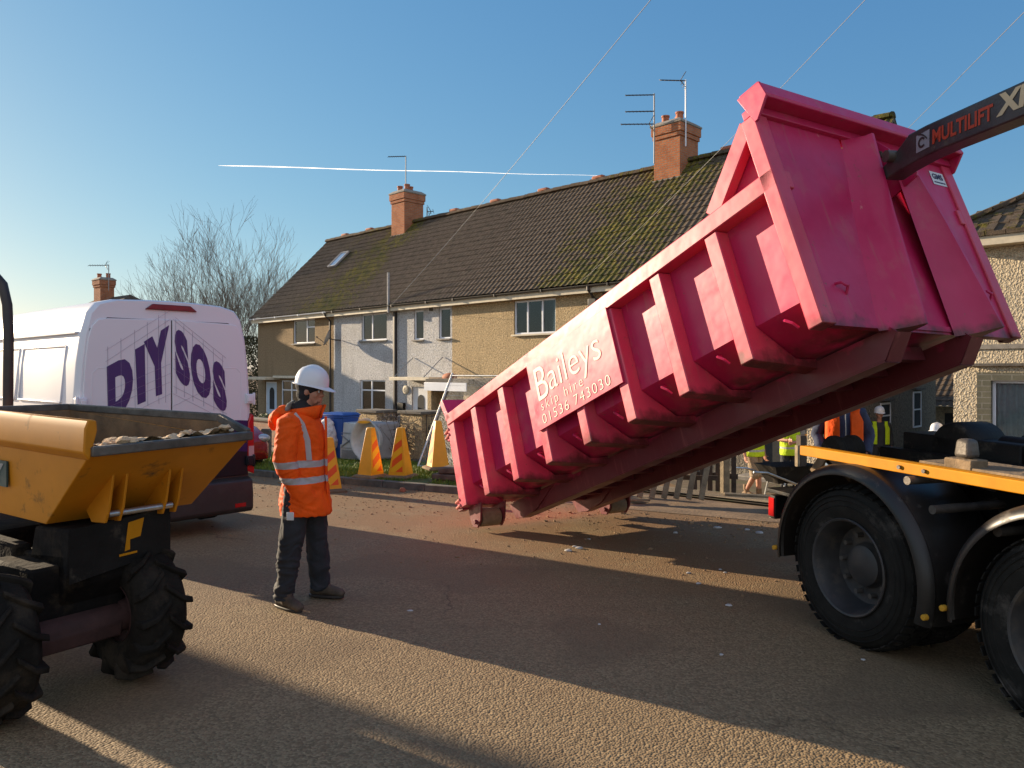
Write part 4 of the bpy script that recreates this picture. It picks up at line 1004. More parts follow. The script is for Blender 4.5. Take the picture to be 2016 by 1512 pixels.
for s_ in (1, -1):
    for (xa, xb) in ((.45, 1.95), (2.1, 3.5)):             # pressed frames of the side panels
        for p, q in (((xa,1.5),(xb,1.5)), ((xa,2.08),(xb,2.08)), ((xa,1.5),(xa,2.08)), ((xb,1.5),(xb,2.08))):
            f = lambda a, z: (a, s_*(1.025-(.0 if z < 1.6 else .062)), z)
            m.bar(f(*p), f(*q), .02, .02)
    m.box(.15, 4.0, s_*.955-.02, s_*.955+.02, 2.20, 2.225)
m.build('side_moulding', M['van'], body, bevel=.006)
m = MB(); vw = M['van']
# rear doors: two leaves with rounded top corners standing just proud
def leaf(y0, y1, s_):
    zt = 2.36; pts = [(y0, .62), (y1, .62)]
    def edge(z): return s_*(.955-.0-(0 if z < 1.5 else .085*((z-1.5)/.86)**1.6))
    out = [(s_*.008, .62), (edge(.62), .62)] + [(edge(z), z) for z in (1.0,1.4,1.7,1.95,2.15)] + [(edge(2.25)-s_*.02, 2.27), (edge(2.3)-s_*.08, 2.345), (edge(2.3)-s_*.18, zt), (s_*.008, zt+.015)]
    if s_ < 0: out = out[::-1]
    mm = MB(); mm.loft([[V((xx, y, z)) for y, z in out] for xx in (-.022, .03)]); return mm
dl = leaf(0, 1, 1).build('rear_door', vw, van, bevel=.008); drr = leaf(0, 1, -1).build('rear_door', vw, van, bevel=.008)
sm = MB(); sm.add([(-.003,.97,.6),(-.003,-.97,.6),(-.003,-.88,2.25),(-.003,-.70,2.37),(-.003,.70,2.37),(-.003,.88,2.25)], [(0,1,2,3,4,5)]).build('door_seal', M['blackpipe'], van, smooth=0)
for s_, dd in ((1, dl), (-1, drr)):          # pressed lower panel edge in each door
    mm = MB(); path = [(.06,1.86),(.5,1.865),(.80,1.855),(.86,1.80),(.865,1.5),(.85,.9)]
    for (a, b), (c, d) in zip(path, path[1:]): mm.bar((-.0215, s_*a, b), (-.0215, s_*c, d), .0065, .010)
    mm.build('pressed_edge', vw, dd, bevel=.003)
    for z in (1.50, .78):
        mm = MB(); mm.box(-.06, .03, s_*.975-.055, s_*.975+.055, z-.055, z+.055); mm.box(-.075, -.06, s_*.96-.03, s_*.96+.03, z-.035, z+.035); mm.tube([(-.05, s_*1.02, z-.07), (-.05, s_*1.02, z+.07)], .018, 8)
        mm.build('hinge', vw, dd, bevel=.01)
MB().loft([[V((x, y, z)) for y, z in ((-.30,2.475),(.30,2.475),(.22,2.535),(-.22,2.535))] for x in (-.03, .1)]).build('brake_light', plain('dim_red_lens', (.16,.018,.022), .3), van, bevel=.008)
M['lamp_clear'] = plain('clear_lens', (.55,.35,.34), .15, var=.1)
for s_ in (1, -1):
    tl = MB(); tl.prism([(s_*1.0, 1.33),(s_*1.035, 1.30),(s_*1.04, .62),(s_*.945,.66),(s_*.955,1.22)][::s_], 0, -.03, .12); tl = tl.build('tail_lamp', M['red'], van, bevel=.012)
    MB().box(-.036, -.0, s_*.995-.035, s_*.995+.035, .80, .95).build('lens', M['lamp_clear'], tl)
bp = MB(); bp.loft([[V((x, y, z)) for x, z in ((-.12,.42),(-.12,.24),(-.08,.20),(.25,.20),(.25,.58),(-.02,.60),(-.10,.57))] for y in (-.98, .98)]); bp = bp.build('bumper', M['blackpipe'], van, bevel=.02)
for s_ in (1, -1): MB().box(-.127, -.118, s_*.80-.07, s_*.80+.07, .27, .315).build('reflector', M['red'], bp)
MB().lathe([(0,-.0),(.0,-.012)], (0,0,0), (1,0,0), 6)
m = MB(); m.grid(lambda a, b: (-.030, -.60+(.075+.028*b)*cos(2*pi*a), .86+(.030+.014*b)*sin(2*pi*a)), 24, 1); m.grid(lambda a, b: (-.030, -.60-.05+.1*a, .865+.012*sin(a*7)+.01*b), 8, 1); m.build('badge', M['white'], drr, smooth=0)
for x in (.95, 4.75):
    for s_ in (1, -1):
        q = empty('wheel', (0,0,0)); q.parent = van; m = MB(); m.lathe([(.2,.02),(.31,.0),(.345,.03),(.345,.20),(.31,.23),(.2,.22)], (x, s_*.99, .345), (0,-s_,0), 36); m.build('tyre', M['rubber'], q)
        MB().lathe([(.21,.02),(.19,.06),(.08,.05),(0,.04)], (x, s_*.99, .345), (0,-s_,0), 24).build('rim', M['rim'], q)
# purple lettering in two receding blocks, with fine construction lines
bpy.context.view_layer.update(); VI = van.matrix_world.inverted(); o0 = van.matrix_world @ V((-.0255,0,0)); nrm = (van.matrix_world.to_3x3() @ V((1,0,0)))
def onvan(px, py):
    d = V(((px-1008)/1500, 1, -(py-730)/1500)); c = V((0,0,CH)); t_ = (o0-c).dot(nrm)/d.dot(nrm); p = VI @ (c+d*t_); return V((-.0255, round(p.y,3), round(p.z,3)))
M['lilac'] = plain('grey_lilac_line', (.28,.24,.34), .6)
M['purple'] = plain('purple_vinyl', (.050,.022,.13), .5, var=.05)
mL, mR = MB(), MB()
for ch, q, mm in (('D', ((213,830),(262,800),(262,694),(210,722)), mL), ('I', ((271,797),(287,790),(285,677),(266,688)), mL), ('Y', ((290,786),(336,770),(333,640),(283,673)), mL),
               ('S', ((346,745),(376,770),(369,662),(343,640)), mR), ('O', ((377,768),(418,796),(412,694),(374,664)), mR), ('S', ((420,796),(448,818),(443,724),(418,702)), mR)):
    lettering(mm, ch, quadmap(*[onvan(*p) for p in q]), .07)
mL.build('lettering', M['purple'], dl, smooth=0); mR.build('lettering', M['purple'], drr, smooth=0)
mL, mR = MB(), MB()
def ln(mm, a, b): mm.bar(onvan(*a), onvan(*b), .0016, .0030, up=(1,0,0))
for a, b in (((208,712),(336,628)),((208,690),(334,612)),((213,770),(336,716)),((213,790),(336,735)),((216,800),(336,752)),((262,812),(336,775))): ln(mL, a, b)
for x_ in (212, 238, 265, 290, 312, 325): ln(mL, (x_, 722-.62*(x_-212)-40), (x_+1, 815-.2*(x_-212)))
for a, b in (((340,628),(440,712)),((345,625),(445,705)),((341,706),(446,770)),((341,725),(446,795)),((341,760),(447,815)),((341,775),(420,815)),((341,800),(420,760))): ln(mR, a, b)
for x_ in (346, 362, 379, 400, 420, 438): ln(mR, (x_, 640+.8*(x_-346)-12), (x_+1, 775+.45*(x_-346)))
mL.build('construction_lines', M['lilac'], dl, smooth=0); mR.build('construction_lines', M['lilac'], drr, smooth=0)
m = MB(); lettering(m, 'the big build', lambda x, y: (1.55-x*.9, 1.024, 1.26+y*.11), .01); m.build('lettering', M['purple'], body, smooth=0)

# ================================================================ YELLOW DUMPER
hx_, hy_ = .82, -.573
DO = V((-2.39, 4.10, gz(-2.39, 4.10)))
dm = empty('site_dumper', DO, atan2(hy_, hx_), 'yellow site dumper with muddy lugged tyres and a skip of rubble in the left foreground', 'dumper')
def dl_(p): d = V(p)-DO; return V((d.x*hx_+d.y*hy_, -d.x*hy_+d.y*hx_, d.z))     # world to dumper
OY = M['orange_yellow']
near = dl_((-2.08, 3.78, 1.385)); far = dl_((-1.605, 4.46, 1.36))
yn, yf, xl, zt = near.y-.02, far.y+.04, near.x, near.z
# tub: open box of plates. x back from the lip
def P3(x, y, z): return V((x, y, z))
zb = .93
XB = xl-1.95
tub = MB(); th = .02
rim = [(xl, yn), (xl+.04, yf), (XB, yf-.08), (XB, yn)]
bot = [(xl-.52, yn+.03), (xl-.45, yf-.05), (XB+.25, yf-.1), (XB+.25, yn+.03)]
zr = [zt-.16, zt-.14, zt-.02, zt-.02]
ro = [V((x, y, z)) for (x, y), z in zip(rim, zr)]; bo = [V((x, y, zb)) for x, y in bot]
cx, cy = (xl+XB)/2, (yn+yf)/2
ri = [p+V(((cx-p.x), (cy-p.y), 0)).normalized()*.03 for p in ro]; bi = [p+V(((cx-p.x)*.04, (cy-p.y)*.04, .02)) for p in bo]
vs = ro+bo+ri+bi; fs = []
for i in range(4):
    j = (i+1) % 4; fs += [(4+i, 4+j, j, i), (8+i, 8+j, 12+j, 12+i), (i, j, 8+j, 8+i)]
fs += [(7,6,5,4), (12,13,14,15)]
tub.add(vs, [fs[k] for k in range(len(fs))], 0)
tb = tub.build('skip_tub', [OY], dm, bevel=.012)
M['inside'] = plain('rusty_tub_inside', (.17,.095,.04), .8, var=.4, scale=7, bump=.5, bscale=30)
ins = MB(); vs = [p+V(((cx-p.x), (cy-p.y), 0)).normalized()*.034 for p in ro]+[p+V((0,0,.004)) for p in bi]
ins.add(vs, [(4,5,1,0),(5,6,2,1),(6,7,3,2),(7,4,0,3),(4,7,6,5)]).build('tub_lining', M['inside'], dm, smooth=0)
# thick rolled rim on the near side, worn lip at the front, far rim
m = MB()
m.loft([[V((x, yn-.028, z-.01)), V((x, yn-.034, z-.13)), V((x, yn-.002, z-.17)), V((x, yn+.035, z-.02)), V((x, yn+.03, z+.03)), V((x, yn-.01, z+.035))] for x, z in ((xl+.02, zt-.01), (XB, zt+.02))])
m.build('side_rim', OY, dm, bevel=.008)
lip = MB(); lip.bar((xl+.012, yn+.0, zt-.135), (xl+.052, yf+.01, zt-.115), .055, .05); lip.build('pouring_lip', M['worn'], dm, bevel=.008)
m = MB(); m.bar((xl+.03, yf+.01, zt-.10), (xl-.25, yf+.01, zt-.02), .035, .05); m.bar((xl-.25, yf+.01, zt-.02), (XB, yf-.07, zt+.0), .035, .05); m.bar((XB, yf-.08, zt+.0), (XB, yn, zt+.0), .035, .05)
m.build('rear_rim', M['worn'], dm, bevel=.008)
MB().add([(xl+.04,yf,zt-.16),(xl-.25,yf-.003,zt-.02),(XB,yf-.08,zt-.015),(XB,yf-.08,zt-.05)], [(0,1,2,3)]).build('far_cheek', M['inside'], dm, smooth=0)
# soil load
m = MB()
def soil(u, v_):
    x = xl-.02-u*1.5; y = yn+.05+v_*(yf-yn-.1)
    z = zt-.105+.028*noise.noise(V((x*7, y*7, 1)))+.03*noise.noise(V((x*19, y*19, 2)))-.30*(u**1.1)+.03*v_
    return (x, y, z)
m.grid(soil, 70, 50); sr = random.Random(4)
for k in range(46):
    u, q = sr.random()**1.6*.5, sr.random(); x, y, z = soil(u, q); r = sr.uniform(.012, .04)
    b0 = len(m.v); m.ball((x, y, z+r*.1), (r*1.3, r, r*.6), 8)
    for i in range(b0, len(m.v)): p = V(m.v[i]); m.v[i] = tuple(p+V((noise.noise(p*30), noise.noise(p*31+V((5,0,0))), noise.noise(p*29)))*.012)
M['rubble_m'] = plain('pale_rubble', (.60,.42,.25), .95, var=.35, scale=14, bump=.8, bscale=60)
tag(m.build('rubble_load', M['rubble_m'], smooth=.5), 'pale lumpy rubble filling the yellow dumper skip', 'rubble', kind='stuff').matrix_world = Matrix.Translation(DO) @ Matrix.Rotation(atan2(hy_, hx_), 4, 'Z')
# side decal with the end of a word
dc = MB().box(xl-1.6, xl-.91, yn-.006, yn+.004, 1.10, 1.245).build('decal', plain('teal_decal', (.012,.05,.055), .5), dm)
m = MB(); lettering(m, 'Y', lambda x, y: (xl-1.09+x*.15, yn-.009, 1.115+y*.115), .03); m.build('lettering', M['greypipe'], dc, smooth=0)
# hinge brackets and pin under the front face
m = MB()
for y in (yn+.20, yn+.52):
    for q in (0, .075): m.prism([(xl-.17, 1.24), (xl-.15, 1.24), (xl-.20, 1.02), (xl-.24, .94), (xl-.38, .93), (xl-.44, .99)], 1, y+q, y+q+.014)
m.build('hinge_bracket', OY, dm, bevel=.003)
MB().tube([(xl-.24, yn+.22, .985), (xl-.24, yn+.58, .985)], .018, 12).build('hinge_pin', M['galv'], dm)
# chassis
m = MB()
m.loft([[V((x, y, z)) for x, z in ((xl-.30,.92),(xl-.70,.90),(xl-.85,.45),(xl-.50,.40),(xl-.32,.62))] for y in (yn+.05, yn+.62)])
m.box(-.45, .02, -.2, .3, .40, .72); m.bar((xl-.35,yn+.1,.72),(xl-1.6,yn+.1,.60),.10,.14); m.bar((xl-.35,yn+.6,.72),(xl-1.6,yn+.5,.60),.10,.14)
m.box(-3.3, -.9, -.05, .55, .35, .78); m.box(-1.4, -.4, yn, yn+.1, .42, .78)
M['dumpblack'] = plain('muddy_black_steel', (.011,.009,.008), .88, spec=.1, var=.5, scale=7, bump=.7, bscale=22, dirt=((.045,.032,.020), 4.5, .52))
m.build('chassis', M['dumpblack'], dm, bevel=.018)
pl = MB(); pl.add([(xl-.285,yn+.04,.64),(xl-.285,yn+.60,.72),(xl-.285,yn+.60,.965),(xl-.285,yn+.04,.925)], [(0,1,2,3)]); pl.build('front_plate', M['blacksteel'], dm, smooth=0)
m = MB(); m.add([(xl-.28,yn+.33,.76),(xl-.28,yn+.36,.765),(xl-.28,yn+.36,.82),(xl-.28,yn+.42,.83),(xl-.28,yn+.44,.93),(xl-.28,yn+.35,.915)], [(0,1,2,3,4,5)]); m.add([(xl-.28,yn+.30,.735),(xl-.28,yn+.40,.74),(xl-.28,yn+.40,.752),(xl-.28,yn+.30,.748)], [(0,1,2,3)]); m.build('warning_sticker', M['yellow'], dm, smooth=0)
M['axle_red'] = plain('muddy_red_axle', (.055,.022,.018), .8, var=.4, scale=8, bump=.4, bscale=30)
m = MB(); m.loft([[V((x, y, z)) for x, z in ((.07,.27),(.09,.36),(.02,.45),(-.08,.42),(-.09,.30))] for y in (-.30, .26)]); m.tube([(.0,-.33,.36),(.0,.33,.36)], .085, 16); m.build('axle', M['axle_red'], dm, bevel=.015)
def lug_wheel(x, y, Rr=.385, wd=.28):
    q = empty('wheel', (0,0,0)); q.parent = dm
    m = MB(); c = V((x, y-wd/2, Rr)); ax = V((0,1,0)); rb = Rr-.035
    m.lathe([(.16,.03),(.20,.01),(.28,.0),(rb-.03,.015),(rb,.045),(rb+.006,wd/2),(rb,wd-.045),(rb-.03,wd-.015),(.28,wd),(.20,wd-.01),(.16,wd-.03)], c, ax, 48)
    n = 14
    for k in range(n):                                  # chevron lugs from shoulder to centre
        for side in (0, 1):
            a = 2*pi*(k+.5*side)/n; pts = []
            for f_, da in ((-.03, -.02), (.22, .05), (.52, .26)):
                hh = wd*f_ if not side else wd*(1-f_); pts.append((a+da, hh))
            rings = []
            for i, (aa, hh) in enumerate(pts):
                wv = (.060, .050, .046)[i]; r0, r1 = (rb-.085 if i == 0 else rb-.02), (Rr-.03 if i == 0 else Rr)
                rings.append([c+V((cos(aa-wv)*r0, hh, sin(aa-wv)*r0)), c+V((cos(aa+wv)*r0, hh, sin(aa+wv)*r0)), c+V((cos(aa+wv*.8)*r1, hh, sin(aa+wv*.8)*r1)), c+V((cos(aa-wv*.8)*r1, hh, sin(aa-wv*.8)*r1))])
            m.loft(rings)
    m.build('tyre', M['mudrubber'], q, bevel=.006, smooth=.7)
    MB().lathe([(.165,.02),(.17,.05),(.12,.09),(.08,.08),(.07,.03),(0,.02)], c, ax, 28).lathe([(.165,wd-.02),(.17,wd-.05),(.12,wd-.09),(.08,wd-.08),(0,wd-.02)], c, ax, 28).build('rim', M['axle_red'], q)
    return q
lug_wheel(0, -.39); lug_wheel(0, .37); lug_wheel(-1.95, -.39); lug_wheel(-1.95, .37)
# roll bar, seat, wheel
rb_ = []
for px, py in ((14,815),(16,740),(17,660),(14,600),(5,560),(-15,536),(-60,528),(-160,535)): rb_.append(dl_(AT(px, py, 5.5)))
rb_[0].z = .6
MB().tube(rb_, .034, 12).build('roll_bar', M['blackpipe'], dm)
MB().loft([[V((x_-1.0, y, z_)) for x_, z_ in ((-2.0,.85),(-1.55,.85),(-1.55,.95),(-1.9,.98),(-2.05,1.35),(-2.12,1.35))] for y in (.0, .45)]).build('seat', M['blacksteel'], dm, bevel=.03)
MB().box(-3.9, -3.2, -.15, .65, .55, 1.0).build('engine_cover', OY, dm, bevel=.05)
m = MB(); sc_ = V((-2.35,.25,1.12)); m.tube([sc_+V((.18*cos(a)*.8, .18*sin(a), .18*cos(a)*.5)) for a in [2*pi*i/24 for i in range(25)]], .014, 8); m.tube([sc_, (-2.2,.25,.75)], .02, 8); m.build('steering_wheel', M['blackpipe'], dm)

# ================================================================ PEOPLE
def finger(mb, base, d, curl, L_, r, axis):
    p = V(base); d = V(d).normalized(); pts = [p-d*.02, p]
    for k, f in enumerate((.45, .32, .26)):
        d = (Matrix.Rotation(curl, 3, axis) @ d); p = p+d*(L_*f); pts.append(p.copy())
    mb.tube(pts, [r, r, r*.95, r*.88, r*.7], 8)
def hand(mb, wrist, d, palm_n, side, curl=.45):
    """palm and five fingers; d = direction of the hand, palm_n = normal of the palm, side = towards the thumb"""
    w0 = V(wrist); d = V(d).normalized(); side = V(side).normalized(); nrm_ = V(palm_n).normalized()
    mb.tube([w0-d*.03, w0+d*.02, w0+d*.06, w0+d*.095], [(.028,.02),(.036,.016),(.043,.015),(.040,.013)], 12, ref=side)
    ax = side.cross(V((0,0,0))) if False else d.cross(nrm_).normalized()
    for k, (o, L_) in enumerate(((.030,.072),(.010,.080),(-.010,.075),(-.029,.058))):
        finger(mb, w0+d*.092+side*o, d+side*o*1.5, curl, L_, .0088-.0006*k, ax)
    finger(mb, w0+d*.035+side*.034, d*.6+side*.8, curl*.5, .062, .0098, ax)
def make_head(mb, c, fwd, s=1.0):
    """skull, jaw, nose, lips, ears fused later; c is between the ears at eye height"""
    c = V(c); f = V(fwd).normalized(); r = V((f.y, -f.x, 0)).normalized(); up = r.cross(f).normalized()
    T = Matrix(((f.x, -r.x, up.x, c.x), (f.y, -r.y, up.y, c.y), (f.z, -r.z, up.z, c.z), (0,0,0,1)))
    b = lambda p, rr, n=16: mb.ball((0,0,0), (rr[0]*s, rr[1]*s, rr[2]*s), n, 0, T @ Matrix.Translation(V(p)*s))
    b((-.012,0,.035), (.098,.078,.088)); b((.025,0,-.03), (.066,.062,.075)); b((.048,0,-.075), (.040,.044,.034)); b((.072,0,-.094), (.020,.026,.018))
    b((.070,0,.030), (.022,.050,.016)); b((.088,0,-.012), (.012,.011,.026)); b((.098,0,-.028), (.014,.015,.011)); b((.083,0,-.030), (.012,.022,.012))
    b((.084,0,-.058), (.012,.025,.008)); b((.082,0,-.068), (.012,.021,.008)); b((.050,.045,-.022), (.030,.020,.028)); b((.050,-.045,-.022), (.030,.020,.028))
    for q in (1, -1): b((-.004, q*.078, -.008), (.020,.010,.032))
    for q in (1, -1): b((.068, q*.031, .004), (.014,.016,.013))
    return T
def eyes(par, T, s=1.0):
    for q in (1, -1):
        m = MB(); m.ball((0,0,0), .0115*s, 12, 0, T @ Matrix.Translation(V((.0735, q*.031, .002))*s)); m.ball((0,0,0), .0065*s, 10, 1, T @ Matrix.Translation(V((.0805, q*.031, .002))*s))
        m.build('eye', [M['sticker'], M['blackpipe']], par)
def helmet(par, T, s=1.0, mat='helmet', cap=False):
    m = MB(); n = 32; rings = []
    prof = [(1.0,.0),(1.0,.03),(.97,.06),(.88,.095),(.70,.125),(.45,.142),(.2,.150),(.0,.152)]
    for k, z in prof: rings.append([T @ (V((-.005+.136*k*cos(2*pi*i/n), .112*k*sin(2*pi*i/n), .048+z))*s) for i in range(n)])
    brim = []
    for dz, e in ((-.012, 1.0), (-.016, 1.0)):
        rr_ = []
        for i in range(n):
            a = 2*pi*i/n; ext = .012+.055*max(0, cos(a))**3+.006*max(0, -cos(a)); dr_ = -.020*max(0, cos(a))**3
            rr_.append(T @ (V((-.005+(.136+ext)*cos(a), (.112+ext*.8)*sin(a), .046+dz+.010+dr_))*s))
        brim.append(rr_)
    m.loft([[T @ (V((-.005+.128*cos(2*pi*i/n), .105*sin(2*pi*i/n), .046))*s) for i in range(n)], brim[1], brim[0]]+rings, cap=False)
    o = m.build('cap' if cap else 'hard_hat', M[mat], par, smooth=1.0)
    if not cap:
        rg_ = MB(); rg_.tube([T @ (V((-.10+.2*i/12-.0, 0, .048+.152*sqrt(max(0, 1-((-.10+.2*i/12)/.136)**2))))*s) for i in range(13)], .010*s, 8); rg_.build('crown_ridge', M[mat], o)
    return o
def limb(mb, pts, rs, n=14): mb.tube(pts, rs, n)
def wrinkle(a, f, seed=0): return lambda co: a*noise.noise(V((co.x*f, co.y*f, co.z*f*.8+seed)))+a*.6*noise.noise(V((co.x*f*2.3, co.y*f*2.3, co.z*f*1.5+seed+9)))
def boots(par, feet, mat):
    for (a, d) in feet:
        a = V(a); d = V((d[0], d[1], 0)).normalized(); s_ = V((-d.y, d.x, 0)); m = MB()
        m.tube([a+V((-.0,0,.14)), a+V((0,0,.05))+d*.0, a+d*.03+V((0,0,.0)), a+d*.04+V((0,0,-.05))], [(.054,.054),(.056,.056),(.052,.052),(.04,.045)], 14)
        m.tube([a-d*.075+V((0,0,-.045)), a-d*.03+V((0,0,-.038)), a+d*.06+V((0,0,-.03)), a+d*.13+V((0,0,-.045)), a+d*.185+V((0,0,-.055)), a+d*.205+V((0,0,-.06))], [(.03,.034),(.045,.036),(.047,.041),(.040,.045),(.032,.040),(.016,.024)], 14, ref=(0,0,1))
        o = m.build('boot', M[mat], par); remesh(o, .008, 3)
        so_ = MB(); pts = [a+d*x+s_*y for x, y in ((-.085,-.025),(-.085,.025),(-.03,.036),(.08,.043),(.16,.038),(.20,.014),(.20,-.014),(.16,-.038),(.08,-.043),(-.03,-.036))]
        so_.loft([[V((p.x, p.y, a.z-z)) for p in pts] for z in (.09, .070)]); so_.build('sole', M['blackpipe'], o, bevel=.004)
def person(loc, rz, label, J, jacket=None, trouser='dark_cloth', bootm='brownboot', sleeves=True, head=(0,0,1.67), fwd=(1,0,0), hat='helmet', shorts=False, vest=None, group=None, hair=False, hood=False):
    """J: shoulders sr/sl, elbows er/el, wrists wr/wl, hips hr/hl, knees kr/kl, ankles ar/al; jacket = cloth material"""
    root = empty('person', loc, rz, label, 'person', group); j = {k: V(p) for k, p in J.items()}
    b = MB(); T = make_head(b, head, fwd); hc = V(head); ch = (j['sr']+j['sl'])/2; hp = (j['hr']+j['hl'])/2
    b.tube([ch+V((0,0,-.02)), ch+V((.005,0,.05)), hc+V((-.01,0,-.06))], [.062,.056,.054], 14)
    b.tube([hp+V((0,0,-.05)), hp+V((0,0,.08)), hp.lerp(ch, .55), ch+V((0,0,-.09)), ch+V((0,0,.01)), ch+V((0,0,.04))], [(.12,.155),(.105,.145),(.105,.14),(.12,.165),(.09,.13),(.05,.07)], 18, ref=(1,0,0))
    for s_ in 'rl':
        limb(b, [ch.lerp(j['s'+s_], .3), j['s'+s_], j['s'+s_].lerp(j['e'+s_], .4), j['e'+s_], j['e'+s_].lerp(j['w'+s_], .3), j['w'+s_]], [.055,.060,.048,.040,.041,.027])
        limb(b, [hp.lerp(j['h'+s_], .5)+V((0,0,.02)), j['h'+s_], j['h'+s_].lerp(j['k'+s_], .5), j['k'+s_], j['k'+s_].lerp(j['a'+s_], .35), j['a'+s_]], [.09,.092,.075,.055,.056,.036])
        d = (j['w'+s_]-j['e'+s_]).normalized(); q = j.get('p'+s_, V((0,0,1))); th = j.get('t'+s_, V((1,0,0)))
        hand(b, j['w'+s_], d, q, (th-d*th.dot(d)))
    bo = b.build('body', M['skin'], root); remesh(bo, .0085, 2)
    eyes(root, T)
    # trousers
    t_ = MB(); k0 = .012
    for s_ in 'rl':
        hj, kj, aj = j['h'+s_], j['k'+s_], j['a'+s_]
        if shorts: limb(t_, [hp.lerp(hj,.5)+V((0,0,.05)), hj, hj.lerp(kj,.5), kj+V((0,0,-.0)), kj.lerp(aj,.10)], [.10,.112,.10,.09,.088])
        else: limb(t_, [hp.lerp(hj,.5)+V((0,0,.05)), hj, hj.lerp(kj,.5), kj, kj.lerp(aj,.4), aj+V((0,0,.02)), aj+V((-.005,0,-.02))], [.10,.113,.098,.082,.080,.066,.070])
    t_.tube([hp+V((0,0,-.06)), hp+V((0,0,.06)), hp+V((0,0,.14))], [(.115,.16),(.125,.165),(.12,.155)], 18, ref=(1,0,0))
    tr = t_.build('shorts' if shorts else 'trousers', M[trouser], root); remesh(tr, .009, 1)
    for v__, nn_ in [(v__, v__.normal.copy()) for v__ in tr.data.vertices]:
        c_ = v__.co; q = noise.noise(V((c_.x*6, c_.y*6, c_.z*6+3))); low_ = max(0, min(1, (.75-c_.z)/.5))
        v__.co += nn_*(.012*q+(.004+.010*low_)*max(0, 1-abs(noise.noise(V((c_.x*6, c_.y*6+q, c_.z*17+q*3))))*2.6))
    if shorts:
        lg = MB()
        for s_ in 'rl': limb(lg, [j['k'+s_].lerp(j['a'+s_], .1), j['k'+s_].lerp(j['a'+s_], .35), j['a'+s_]], [.06,.066,.045])
    boots(root, [(j['ar'], j.get('dr', (1,0,0))), (j['al'], j.get('dl', (1,0,0)))], bootm)
    return root, j, T, ch, hp
# ---- the banksman in orange, profile view
gp = V((-1.60, 5.87, gz(-1.60, 5.87)))
J = dict(sr=(-.045,-.185,1.40), sl=(-.02,.185,1.40), er=(-.07,-.235,1.14), el=(-.05,.235,1.14), wr=(-.01,-.185,.94), wl=(.01,.185,.94),
         hr=(-.005,-.095,.90), hl=(.03,.095,.90), kr=(-.065,-.115,.49), kl=(.055,.13,.49), ar=(-.115,-.12,.095), al=(.06,.19,.095), dr=(.8,-.5,0), dl=(.9,-.1,0))
pr_, j, T, ch, hp = person(gp, R(-4), 'person in orange high-visibility coat and white hard hat standing side-on in the road', J,
    head=(.055,0,1.645), fwd=(1,-.10,-.10), bootm='brownboot')
t = mk_bands('orange_hivis', (.92,.105,.004), (.42,.40,.40), [(1.075,1.128),(.955,1.005)]); 
M['orange'] = t
m = MB()
m.tube([(.015,0,.70),(.01,0,.80),(.01,0,.92),(.02,0,1.05),(.02,0,1.20),(.01,0,1.33),(.005,0,1.42),(.02,0,1.465)], [(.200,.215),(.195,.215),(.168,.20),(.146,.185),(.147,.19),(.143,.20),(.12,.185),(.088,.11)], 24, ref=(1,0,0))
for s_, q in (('r', -1), ('l', 1)):
    limb(m, [j['s'+s_]+V((0,-q*.07,.0)), j['s'+s_], j['s'+s_].lerp(j['e'+s_],.5), j['e'+s_], j['e'+s_].lerp(j['w'+s_],.5), j['w'+s_]], [.085,.092,.086,.080,.074,.066])
    m.tube([j['w'+s_]+V((-.02,-q*.0,.04)), j['w'+s_]+V((.06,-q*.02,-.06)), j['w'+s_]+V((.09,-q*.03,-.15))], [(.065,.06),(.085,.06),(.075,.04)], 12)
coat = m.build('coat', M['orange'], pr_); remesh(coat, .009, 2)
def folds(co):            # creases that run round the sleeves and hang down the skirt
    q = noise.noise(V((co.x*5, co.y*5, co.z*5+1)))
    f1 = 1-abs(noise.noise(V((co.x*7+q, co.y*7, co.z*15+q*2))))*2.4
    return .012*q+.0085*max(0, f1)-.004
for v__, nn_ in [(v__, v__.normal.copy()) for v__ in coat.data.vertices]: v__.co += nn_*folds(v__.co)
m = MB(); m.tube([(-.15,-.10,1.50),(-.185,-.05,1.44),(-.20,0,1.40),(-.185,.05,1.44),(-.15,.10,1.50)], [(.04,.04),(.06,.065),(.07,.08),(.06,.065),(.04,.04)], 12); m.ball((-.15,0,1.46), (.09,.11,.07), 14)
hd = m.build('hood', M['orange'], pr_); remesh(hd, .010, 2, wrinkle(.016, 14, 5))
# upright collar open at the chin
m = MB(); nn = 22
m.loft([[V((.035+(a_+.012*k)*cos(an), (b_+.01*k)*sin(an), z+(.02*cos(an) if z > 1.5 else 0))) for an in [R(25)+R(310)*i/nn for i in range(nn+1)]] for k, (a_, b_, z) in enumerate(((.10,.095,1.43),(.098,.095,1.47),(.112,.10,1.515)))], closed=False, cap=False)
cl = m.build('collar', M['orange'], pr_); sm_ = cl.modifiers.new('s','SOLIDIFY'); sm_.thickness = .018
m = MB(); m.tube([(-.02,-.17,1.475),(.045,-.18,1.40),(.085,-.175,1.28),(.10,-.178,1.13)], [(.004,.024)]*4, 6, ref=(0,-1,0)); m.build('shoulder_tape', plain('reflective_tape', (.42,.40,.40), .5, var=.08), coat)
m = MB(); m.bar((.175,-.02,1.45), (.185,-.03,1.0), .012, .03, up=(0,1,0)); m.bar((.185,-.03,1.0), (.205,-.03,.76), .012, .03, up=(0,1,0)); m.build('zip_flap', M['orange'], coat, bevel=.004)
m = MB(); m.ball((-.005,0,.0), (.112,.092,.085), 18, 0, T @ Matrix.Translation((-.012,0,.038))); m.ball((0,0,0), (.08,.083,.07), 16, 0, T @ Matrix.Translation((-.035,0,-.03))); m.tube([(-.03,0,1.57),(-.01,0,1.52),(.0,0,1.46)], [(.075,.075),(.082,.088),(.10,.11)], 16)
bn = m.build('beanie', M['beanie'], pr_); remesh(bn, .007, 3)
